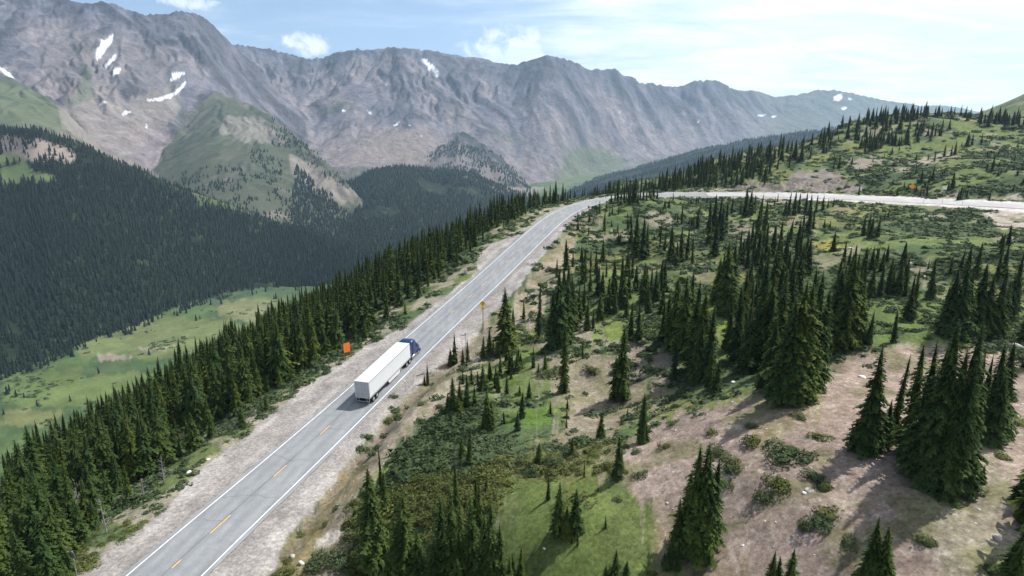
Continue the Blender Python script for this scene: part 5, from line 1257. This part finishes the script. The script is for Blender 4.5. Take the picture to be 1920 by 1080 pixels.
# ------------------------------------------------------------------ willow scrub and grass tufts
def clump_arrays(seed, n=46, flat=.62, leaf=.20, rnd=1.0):
    """low rounded bush made of leaf-sized faces spread through its volume"""
    r = np.random.default_rng(seed); V = []; T = []; ti = []
    lobes = [(r.normal(0, .38), r.normal(0, .38), r.uniform(.45, .8)) for _ in range(4)]
    for k in range(n):
        lx, ly, lr = lobes[k % 4]
        a, e = r.uniform(0, 6.283), math.asin(r.uniform(-.05, 1)); rr = lr*r.uniform(.72, 1.05)
        p = np.array([lx+rr*math.cos(a)*math.cos(e), ly+rr*math.sin(a)*math.cos(e), flat*rr*math.sin(e)*1.25+.02])
        nrm = np.array([math.cos(a)*math.cos(e), math.sin(a)*math.cos(e), math.sin(e)+.3])+r.normal(0, .45, 3); nrm /= np.linalg.norm(nrm)
        t1 = np.cross(nrm, r.normal(0, 1, 3)); t1 /= np.linalg.norm(t1); t2_ = np.cross(nrm, t1)
        s = leaf*r.uniform(.6, 1.4); o = len(V)
        V += [p+t1*s, p-t1*s*.5+t2_*s*.8, p-t1*s*.5-t2_*s*.8]; T.append((o, o+1, o+2)); q = .15+.65*r.random(); ti += [q, q*.8, q*.9]
    return np.array(V), np.array(T), np.array(ti)
def core_arrays(seed, flat=.62, tin=.08):
    r = np.random.default_rng(seed); V = []; T = []
    for i, (zf, rf) in enumerate(((0, .62), (.3, .58), (.5, .3))):
        for k in range(7): a = k/7*6.283; q = rf*r.uniform(.75, 1.15); V.append((q*math.cos(a), q*math.sin(a), zf*flat*1.2-.1*(i == 0)))
    V.append((0, 0, .60*flat*1.2))
    for i in range(2):
        for k in range(7): a, b, c_, d = i*7+k, i*7+(k+1) % 7, (i+1)*7+(k+1) % 7, (i+1)*7+k; T += [(a, b, c_), (a, c_, d)]
    for k in range(7): T.append((14+k, 14+(k+1) % 7, 21))
    return np.array(V)*np.array([.8, .8, .85]), np.array(T), np.full(len(V), tin)
def join_ar(*ars):
    Vs, Ts, Ti, o = [], [], [], 0
    for V, T, t in ars: Vs.append(V); Ts.append(T+o); Ti.append(t); o += len(V)
    return np.vstack(Vs), np.vstack(Ts), np.concatenate(Ti)
cl_hi = [join_ar(clump_arrays(800+i, 420, .6+.1*(i % 3), .085), core_arrays(800+i)) for i in range(6)]
cl_mid = [join_ar(clump_arrays(820+i, 90, .62, .19), core_arrays(820+i)) for i in range(6)]
cl_lo = [join_ar(clump_arrays(840+i, 30, .62, .34), core_arrays(840+i, .62, .4)) for i in range(6)]
def scrub(name, ars, y0, y1, spacing, dens, s0, s1, label_):
    X, Y = pts_grid(-.93, .93, y0, y1, spacing)
    l_ = gval(lid, X, Y); m = (l_ == 1) & gval(VIS, X, Y)
    X, Y = X[m], Y[m]
    b = gval(bare, X, Y); g = gval(grav, X, Y); fd = gval(full_d, X, Y); fs = gval(full_s, X, Y)
    zz = ground(X, Y)
    u, v, d = proj(X, Y, zz)
    nz = fbm(X/9, Y/9, 4, 501)+.5*fbm(X/30, Y/30, 3, 502)
    wilm = gval(wil, X, Y)
    leftbank = (fd < 0) & (fd > -45) & (fs < RS[kmax]+20)
    lush = ((u > 640) & (u < 960) & (v > 760) & (v > 1700-u*1.12)).astype(float)          # leafy slope below the cutting
    mead = ((u > 930) & (u < 1290) & (v > 890)).astype(float); green = ((u > 930) & (u < 1050) & (v > 672) & (v < 805)).astype(float)
    pr = np.clip(.18+.95*sstep(-.25, .25, nz)*(.35+.65*wilm), 0, 1)*dens
    pr = np.where(leftbank, .75*sstep(-.35, .15, nz)+.15, pr)
    pr = np.maximum(pr, lush*.97)
    pr *= (1-.93*np.minimum(b, 1))
    pr = np.where(mead > 0, pr*.05, pr); pr = np.where(green > 0, pr*.15, pr)
    pr *= (g < .1)
    pr = np.where((fd > -80) & (fd < -26) & (fs < RS[kmax]), pr*.5, pr)
    k_ = rng.random(len(X)) < pr
    X, Y, lush = X[k_], Y[k_], lush[k_]; n = len(X)
    S = rng.uniform(s0, s1, n)*(1+.35*fbm(X/12, Y/12, 2, 503)); S *= np.where(rng.random(n) < .08, 1.5, 1)*np.where(lush > 0, 1.25, 1)
    fm = forest_mesh(name, ars, X, Y, S, np.full(n, 1.0)*rng.uniform(.9, 1.6, n), M_shrub, tone=(.16 if y0 > 100 else 0)+rng.normal(0, .13, n)+.30*fbm(X/14, Y/14, 3, 504)-.12*lush, label=label_)
    print(name, n); return fm
scrub('willow_scrub', cl_hi, 24, 62, 1.10, .9, .55, 1.05, 'leafy willow scrub carpeting the near slope')
scrub('willow_scrub', cl_mid, 62, 130, 1.3, .95, .55, 1.1, 'grey-green willow scrub on the slopes beside the road')
scrub('willow_scrub', cl_lo, 130, 330, 2.3, .95, .8, 1.5, 'distant low scrub around the road bend and far road')
scrub('willow_scrub', cl_lo, 330, 620, 5.0, .8, 1.3, 2.4, 'low scrub patches on the far green hill')
X, Y = pts_grid(-.9, -.1, 480, 1150, 6.5); l_ = gval(lid, X, Y); m = ((l_ == 0) | ((l_ == 1) & (ground(X, Y) < -228))) & gval(VIS, X, Y)
X, Y = X[m], Y[m]; nz = fbm(X/60+5, Y/45, 5, 72)+.4*fbm(X/25, Y/20, 3, 73); k_ = rng.random(len(X)) < np.clip(.01+1.3*sstep(.12, .45, nz), 0, .85); X, Y = X[k_], Y[k_]; print('valley willows', len(X))
forest_mesh('meadow_willows', cl_lo, X, Y, rng.uniform(1.0, 2.6, len(X)), rng.uniform(1.0, 1.8, len(X)), M_shrub, tone=rng.normal(-.05, .12, len(X)), label='low green willow thickets along the wet valley meadow')
# tufts of grass on the gravel and meadow near the camera
def tuft(seed):
    r = np.random.default_rng(seed); V = []; T = []; ti = []
    for k in range(12):
        a = r.uniform(0, 6.28); p = r.normal(0, .35, 2); L = r.uniform(.5, 1.0); o = len(V)
        V += [(p[0]-.08*math.sin(a), p[1]+.08*math.cos(a), 0), (p[0]+.08*math.sin(a), p[1]-.08*math.cos(a), 0), (p[0]+.5*L*math.cos(a), p[1]+.5*L*math.sin(a), L)]; T.append((o, o+1, o+2)); q = .4+.6*r.random(); ti += [q*.6, q*.6, q]
    return np.array(V), np.array(T), np.array(ti)
tf = [tuft(900+i) for i in range(5)]
X, Y = pts_grid(-.9, .93, 26, 95, .55); m = (gval(lid, X, Y) == 1) & (gval(grav, X, Y) < .3) & gval(VIS, X, Y) & (fbm(X/5, Y/5, 4, 511)+.3*(1-gval(bare, X, Y)) > .16) & (rng.random(len(X)) < .62) & (X/Y > -.95)
X, Y = X[m], Y[m]; print('tufts', len(X))
M_grass = foliage_mat('grass_blades', (.085, .095, .035), (.17, .18, .06))
forest_mesh('grass', tf, X, Y, rng.uniform(.12, .30, len(X)), rng.uniform(1.0, 1.8, len(X)), M_grass, label='sparse grass tufts on the meadow and gravel')
# stones
def stone_ar(seed, n=9):
    import bmesh
    r = np.random.default_rng(seed); bm = bmesh.new(); bmesh.ops.create_icosphere(bm, subdivisions=1 if n < 20 else 2, radius=.5)
    V = np.array([v.co[:] for v in bm.verts]); T = np.array([[v.index for v in f.verts] for f in bm.faces]); bm.free()
    for _ in range(5):
        d = r.normal(0, 1, 3); d /= np.linalg.norm(d); k = r.uniform(.22, .42); q = V@d; V = V-np.outer(np.maximum(q-k, 0), d)
    V *= np.array([r.uniform(.9, 1.3), r.uniform(.7, 1.1), r.uniform(.5, .8)]); V[:, 2] += .12
    return V, T, np.full(len(V), r.random())
sa = [stone_ar(i) for i in range(8)]
M_peb = simple('loose_stone', (.40, .35, .32), .95, 0, .75, .9)
X, Y = pts_grid(-.6, .93, 26, 100, .33); bz = gval(bare, X, Y); m = gval(VIS, X, Y) & (gval(lid, X, Y) == 1) & (rng.random(len(X)) < bz*.8*(.4+.8*sstep(-.3, .3, fbm(X/6, Y/6, 3, 521)))) & (gval(grav, X, Y) < .4)
X, Y = X[m], Y[m]; print('stones', len(X)); S = rng.lognormal(-1.95, .5, len(X)).clip(.08, .5)
forest_mesh('loose_stones', sa, X, Y, S, np.full(len(X), 1.0), M_peb, label='loose stones scattered over the pink gravel and road cutting')
print('scrub', round(time.time()-T0, 1))

# ------------------------------------------------------------------ single shrubs, boulders, dead wood
SH = [(1483,848,32,'grey-green'),(1465,862,22,'dark'),(1530,895,20,'round green'),(1438,935,19,'small round'),(1534,978,22,'leafy'),(1082,832,26,'grey'),(1068,850,18,'green'),(1040,868,24,'bright green'),(1200,890,14,'grey'),(1160,940,10,'low'),(1345,852,22,'grey-green'),(1372,880,24,'olive'),(1360,905,16,'low'),(1510,990,16,'dark'),(1590,1018,18,'dark'),(1412,802,12,'sparse'),(1502,780,12,'sparse'),(1120,660,12,'grey'),(1110,695,16,'grey'),(1150,700,12,'low'),(1030,700,22,'silvery'),(1010,640,20,'silvery'),(1020,600,22,'silvery'),(1740,1020,16,'dull'),(1800,880,16,'yellow-green'),
      (1250,838,14,'flat'),(1262,795,14,'flat'),(1190,850,12,'green'),(1003,885,18,'green'),(990,865,18,'grey'),(700,850,14,'olive'),(730,790,12,'olive'),(748,780,12,'yellowish'),(790,760,10,'dry'),(690,820,12,'olive'),(590,1060,26,'dark green'),(640,1050,22,'dark green'),(740,745,10,'dry'),(560,720,18,'green'),(610,700,10,'green')]
shm = [new_mesh('leaves', *join_ar(clump_arrays(950+i, 620, .65+.08*i, .085), core_arrays(950+i))[:2], attrs={'tint': join_ar(clump_arrays(950+i, 620, .65+.08*i, .085), core_arrays(950+i))[2]}, mats=[M_shrub]) for i in range(4)]
seenl = {}
where = lambda x, y: ('on the pink gravel' if x > 1260 and y > 720 else 'on the tan road cutting' if x < 800 and y < 870 else 'on the bank at the bottom of the cutting' if x < 700 else 'on the bare central slope' if 1080 < x <= 1260 and y < 870 else 'on the slope above the meadow' if y > 820 else 'by the tall clump above the bare slope' if y < 720 else 'on the central slope')
for k, (px, py, r_, ad_) in enumerate(SH):
    p = cast(px, py); s = r_/F*float(np.linalg.norm(p))*1.05
    o = link('shrub', shm[k % 4], None); o.location = (p[0], p[1], p[2]-.05); o.scale = (s, s, s*.85); o.rotation_euler = (0, 0, random.uniform(0, 6.28))
    o['category'] = 'shrub'; o['group'] = 'single shrubs'; seenl.setdefault((ad_, where(px, py)), []).append((px, o))
for (ad_, wh), L in seenl.items():
    L.sort(key=lambda t: t[0])
    for k, (_, o) in enumerate(L): o['label'] = f'{ad_} shrub {wh}' if len(L) == 1 else f'{ad_} shrub {wh}, {ORD[k]} from the left'
BO = [(353,886,5,M_stonew,'white boulder on the shrubby bank left of the road'),(390,862,3,M_stonew,'small white boulder farther up the left bank'),(548,1045,6,M_stone,'tan-topped boulder at the foot of the cutting'),(566,1058,6,M_stonew,'pale boulder beside the tan-topped one'),(1518,922,8,M_stone,'brown rock in the middle of the pink gravel'),(1508,925,4,M_stonew,'pale rock beside the brown one'),(1240,590+20,4,M_stonew,'white boulder in the willows behind the dark clump'),(1215,551,4,M_stonew,'white rock above the pair of spruces'),(1595,466,5,M_stonew,'white boulder near the orange-yellow patch'),
      (1375,717,4,M_stonew,'white stone at the edge of the dark clump'),(1705,495,5,M_stonew,'pale boulder in the bare gully at right'),(1732,520,4,M_stonew,'small pale boulder lower in the bare gully'),(1145,588,4,M_stonew,'white stone in the shrubs above the bare slope'),(1616,708,6,M_stonew,'light grey slab on the pink crest'),(1908,652,9,M_stone,'dark rock at the right picture edge below the black clump'),(943,789,3,M_stonew,'tiny white stone by the green strip'),(1275,1020,3,M_stonew,'white stone by the big pair of spruces'),(1870,1010,6,M_stone,'grey stone in the lower right rubble'),(1340,565,4,M_stone,'grey stone in the yellow-green patch'),(1020,1000+30,3,M_stonew,'small white stone on the meadow')]
bst = [stone_ar(60+i, 30) for i in range(4)]
for k, (px, py, r_, mt_, lb_) in enumerate(BO):
    p = cast(px, py); s = r_*2/F*float(np.linalg.norm(p)); V, T, _ = bst[k % 4]
    o = link('boulder', new_mesh('boulder', V, T, mats=[mt_]), None, label=lb_, category='boulder'); o.location = (p[0], p[1], p[2]-.08*s); o.scale = (s, s, s); o.rotation_euler = (0, 0, random.uniform(0, 6))
def dead_mesh(seed, nb=16, spread=.22, top=1.0):
    r = random.Random(seed); b = MB(); lean = r.uniform(-.06, .06)
    b.tube([(0, 0, -.03), (lean*.3, 0, .4), (lean, .02, top)], [.022, .014, .003], 6)
    c_ = b
    for _ in range(nb):
        h = r.uniform(.12, .9); a = r.uniform(0, 6.28); L = spread*(1.1-h)*r.uniform(.5, 1.3); x0 = lean*h; p1 = (x0+L*.6*math.cos(a), L*.6*math.sin(a), h+r.uniform(-.02, .05)); p2 = (x0+L*math.cos(a+.2), L*math.sin(a+.2), h+r.uniform(-.06, .10))
        c_.tube([(x0, 0, h), p1, p2], [.007, .005, .0015], 4)
        for q in range(2):
            a2 = a+r.uniform(-1, 1); c_.tube([p1, (p1[0]+L*.4*math.cos(a2), p1[1]+L*.4*math.sin(a2), p1[2]+r.uniform(-.03, .06))], [.004, .001], 3)
    return c_.mesh('dead_tree', [M_dead])
DT = [(118,1010,48,'bleached dead spruce with many twigs in the lower left wood'),(135,1066,40,'broken grey snag with fanned branches at the bottom left'),(308,905,50,'pale dead spruce at the wood edge left of the road'),(270,935,42,'thin grey dead spruce next to the bleached one'),(200,1000,60,'bare leaning trunk at the wood edge, lower left'),(320,862,34,'small bleached dead top in the lower wood'),(668,628,24,'pinkish dead bush-like spruce behind the orange board'),(836,528,26,'grey dead spruce by the gravel pull-out'),(505,632,60,'tall dead trunk in the wood left of the board'),(1460,560,60,'pale dead trunk inside the thick stand'),(430,735,50,'dead trunk with pale bark left of the trailer'),(150,960,55,'slender bare trunk in the lower left wood')]
for k, (px, py, hpx, lb_) in enumerate(DT):
    p = cast(px, py); h = hpx/F*float(np.linalg.norm(p))*1.1; o = link('dead_tree', dead_mesh(k, 20, .20, random.uniform(.75, 1)), None, label=lb_, category='dead tree'); o.location = tuple(p); o.rotation_euler = (0, 0, random.uniform(0, 6)); o.scale = (h*.9, h*.9, h*.95)
def log_obj(px, py, L, rz, lb_, seed, tilt=.15, sc_=1):
    p = cast(px, py); r = random.Random(seed); b = MB(); b.tube([(-L/2, 0, .1), (-.1*L, .05*L, .22), (.2*L, 0, .16), (L/2, -.08*L, .35*tilt*L)], [.10*sc_, .09*sc_, .07*sc_, .02*sc_], 7)
    c_ = b
    for _ in range(9):
        x = r.uniform(-.2, .45)*L; a = r.uniform(-1.2, 1.2)+(math.pi if r.random() < .3 else 0); q = L*r.uniform(.12, .3); c_.tube([(x, 0, .2), (x+q*.5*math.cos(a), q*.5*math.sin(a), .35+r.uniform(0, .3)), (x+q*math.cos(a+.3), q*math.sin(a+.3), .3+r.uniform(0, .6))], [.035*sc_, .025*sc_, .006], 5)
    o = link('fallen_tree', c_.mesh('fallen_tree', [M_dead]), None, label=lb_, category='dead wood'); o.location = tuple(p); o.rotation_euler = (0, 0, rz)
log_obj(797,703, 3.2, .5, 'curved bleached branch lying on the gravel ahead of the trailer', 1)
log_obj(1828,640, 3.0, .2, 'bleached driftwood pile below the broad black clump', 2, .4, 1.2)
log_obj(1668,822, 3.2, 1.4, 'broken pale branches at the foot of the near right group', 3)
log_obj(1655,845, 2.0, .3, 'grey deadfall on the gravel left of the near right group', 4)
log_obj(1840,648, 2.4, 2.0, 'white forked root beside the driftwood pile', 5, .7, 1.3)
log_obj(1505,725, 2.4, .9, 'grey fallen trunk at the edge of the huge dark stand', 16)
print('all', round(time.time()-T0, 1))
HAZE = 7.5e-5
SKY_STR = .088
EXPO = 0.64
# ------------------------------------------------------------------ camera, light, sky, haze
cam = bpy.data.cameras.new('camera'); co = bpy.data.objects.new('camera', cam); C.objects.link(co)
cam.sensor_fit = 'HORIZONTAL'; cam.sensor_width = 36; cam.lens = 36*F/1920; cam.clip_start = 1; cam.clip_end = 30000
co.rotation_euler = (math.pi/2-PITCH, 0, 0); sc.camera = co
SUN_AZ, SUN_EL = math.radians(57), math.radians(52)
sd = np.array([math.sin(SUN_AZ)*math.cos(SUN_EL), math.cos(SUN_AZ)*math.cos(SUN_EL), math.sin(SUN_EL)])
sl = bpy.data.lights.new('sun', 'SUN'); sl.energy = 5.0; sl.angle = math.radians(.53); sl.color = (1, .955, .89)
so = bpy.data.objects.new('sun', sl); C.objects.link(so)
from mathutils import Vector
so.rotation_euler = Vector(sd).to_track_quat('Z', 'Y').to_euler()
w = bpy.data.worlds.new('World'); sc.world = w; w.use_nodes = True
n_ = w.node_tree.nodes; lk = w.node_tree.links.new; bg = n_['Background']
sky = n_.new('ShaderNodeTexSky'); sky.sky_type = 'NISHITA'; sky.sun_disc = False; sky.sun_elevation = SUN_EL; sky.sun_rotation = SUN_AZ
sky.altitude = 3600; sky.air_density = 1.0; sky.dust_density = .8; sky.ozone_density = 1.0
class WN(NT):
    def __init__(s): s.t = w.node_tree; s.n = n_
WNn = WN()
tc = n_.new('ShaderNodeTexCoord').outputs['Generated']
sep = n_.new('ShaderNodeSeparateXYZ'); lk(tc, sep.inputs[0])
def mth(op, a, b=None, clamp=False):
    m = n_.new('ShaderNodeMath'); m.operation = op; m.use_clamp = clamp
    for i, v in enumerate((a, b)):
        if v is None: continue
        if hasattr(v, 'is_linked'): lk(v, m.inputs[i])
        else: m.inputs[i].default_value = v
    return m.outputs[0]
zc = mth('MAXIMUM', sep.outputs[2], 0.0); zp = mth('ADD', zc, .10)
cx = mth('DIVIDE', sep.outputs[0], zp); cy = mth('DIVIDE', sep.outputs[1], zp)
cmb = n_.new('ShaderNodeCombineXYZ'); lk(cx, cmb.inputs[0]); lk(mth('MULTIPLY', cy, 1.0), cmb.inputs[1])
def wnoise(scale, detail, rough, off, dist=0, v=None, sx=1, sy=1):
    mp = n_.new('ShaderNodeMapping'); mp.inputs['Location'].default_value = off; mp.inputs['Scale'].default_value = (sx, sy, 1); lk(v or cmb.outputs[0], mp.inputs[0])
    t = n_.new('ShaderNodeTexNoise'); t.inputs['Scale'].default_value = scale; t.inputs['Detail'].default_value = detail; t.inputs['Roughness'].default_value = rough; t.inputs['Distortion'].default_value = dist
    lk(mp.outputs[0], t.inputs[0]); return t.outputs[0]
def mr(v, a, b, c_=0, d=1):
    m = n_.new('ShaderNodeMapRange'); m.interpolation_type = 'SMOOTHSTEP'; lk(v, m.inputs[0])
    for i, q in enumerate((a, b, c_, d)): m.inputs[i+1].default_value = q
    return m.outputs[0]
# thin cirrus: thicker towards the sun's side of the sky
side = mr(sep.outputs[0], -.12, .42)
cirr = wnoise(.75, 9, .62, (3.1, 1.7, 0), .5, None, 1.0, 1.5)
cir2 = mth('ADD', mth('MULTIPLY', cirr, 1.15), mth('MULTIPLY', side, .50))
cover = mth('ADD', mth('MULTIPLY', mr(cir2, .52, 1.0), .88), .08)
def puff(px, py, rx, ry, off):
    d = at(px, py, 1000.); d = d/np.linalg.norm(d)
    sx_ = mth('SUBTRACT', sep.outputs[0], float(d[0])); sz_ = mth('SUBTRACT', sep.outputs[2], float(d[2]))
    r2 = mth('ADD', mth('POWER', mth('ABSOLUTE', mth('DIVIDE', sx_, rx)), 2.0), mth('POWER', mth('ABSOLUTE', mth('DIVIDE', sz_, ry)), 2.0))
    nz = wnoise(34, 7, .62, off, .4, tc)
    q = mth('SUBTRACT', mth('ADD', mth('MULTIPLY', nz, 3.4), -1.15), r2)
    return mr(q, -.5, .55)
p1 = puff(578, 82, .043, .020, (1, 2, 3)); p2 = puff(965, 98, .082, .042, (4, 2, 8)); p3 = puff(360, 5, .035, .010, (7, 2, 1))
cov = mth('MAXIMUM', cover, mth('MULTIPLY', mth('MAXIMUM', mth('MAXIMUM', p1, p2), p3), .9))
mx = n_.new('ShaderNodeMix'); mx.data_type = 'RGBA'; lk(cov, mx.inputs[0]); lk(sky.outputs[0], mx.inputs[6]); cm_ = n_.new('ShaderNodeMix'); cm_.data_type = 'RGBA'; lk(mr(wnoise(1.3, 9, .6, (7, 3, 0), .8, None, 1.0, 1.7), .36, .62), cm_.inputs[0]); cm_.inputs[6].default_value = (8.4, 9.1, 9.9, 1); cm_.inputs[7].default_value = (11.0, 11.0, 11.0, 1); lk(cm_.outputs[2], mx.inputs[7])
lk(mx.outputs[2], bg.inputs[0]); bg.inputs[1].default_value = SKY_STR
# air
def haze(dens, colr):
    x0, x1, y0, y1, z0, z1 = -15500, 15500, -300, 9300, -420, 1500
    V = [(x, y, z_) for x in (x0, x1) for y in (y0, y1) for z_ in (z0, z1)]
    Fq = [(0, 1, 3, 2), (4, 6, 7, 5), (0, 4, 5, 1), (2, 3, 7, 6), (0, 2, 6, 4), (1, 5, 7, 3)]
    m = bpy.data.materials.new('air'); m.use_nodes = True; t = m.node_tree; t.nodes.remove(t.nodes['Principled BSDF'])
    pv = t.nodes.new('ShaderNodeVolumePrincipled'); pv.inputs['Density'].default_value = dens; pv.inputs['Color'].default_value = (*colr, 1); pv.inputs['Anisotropy'].default_value = .25
    t.links.new(pv.outputs[0], t.nodes['Material Output'].inputs['Volume'])
    o = link('haze', new_mesh('haze', np.array(V, float), np.array(Fq), mats=[m]), kind='stuff')
if HAZE: haze(HAZE, (.50, .74, 1.0))
sc.view_settings.view_transform = 'Standard'; sc.view_settings.look = 'None'; sc.view_settings.exposure = EXPO; sc.view_settings.gamma = 1
sc.cycles.use_denoising = True
sc.cycles.max_bounces = 5; sc.cycles.diffuse_bounces = 2; sc.cycles.glossy_bounces = 2; sc.cycles.transmission_bounces = 2; sc.cycles.volume_bounces = 0; sc.cycles.transparent_max_bounces = 8
sc.cycles.caustics_reflective = False; sc.cycles.caustics_refractive = False
sc.cycles.use_adaptive_sampling = True; sc.cycles.adaptive_threshold = .02
print('done', round(time.time()-T0, 1), len(bpy.data.objects))
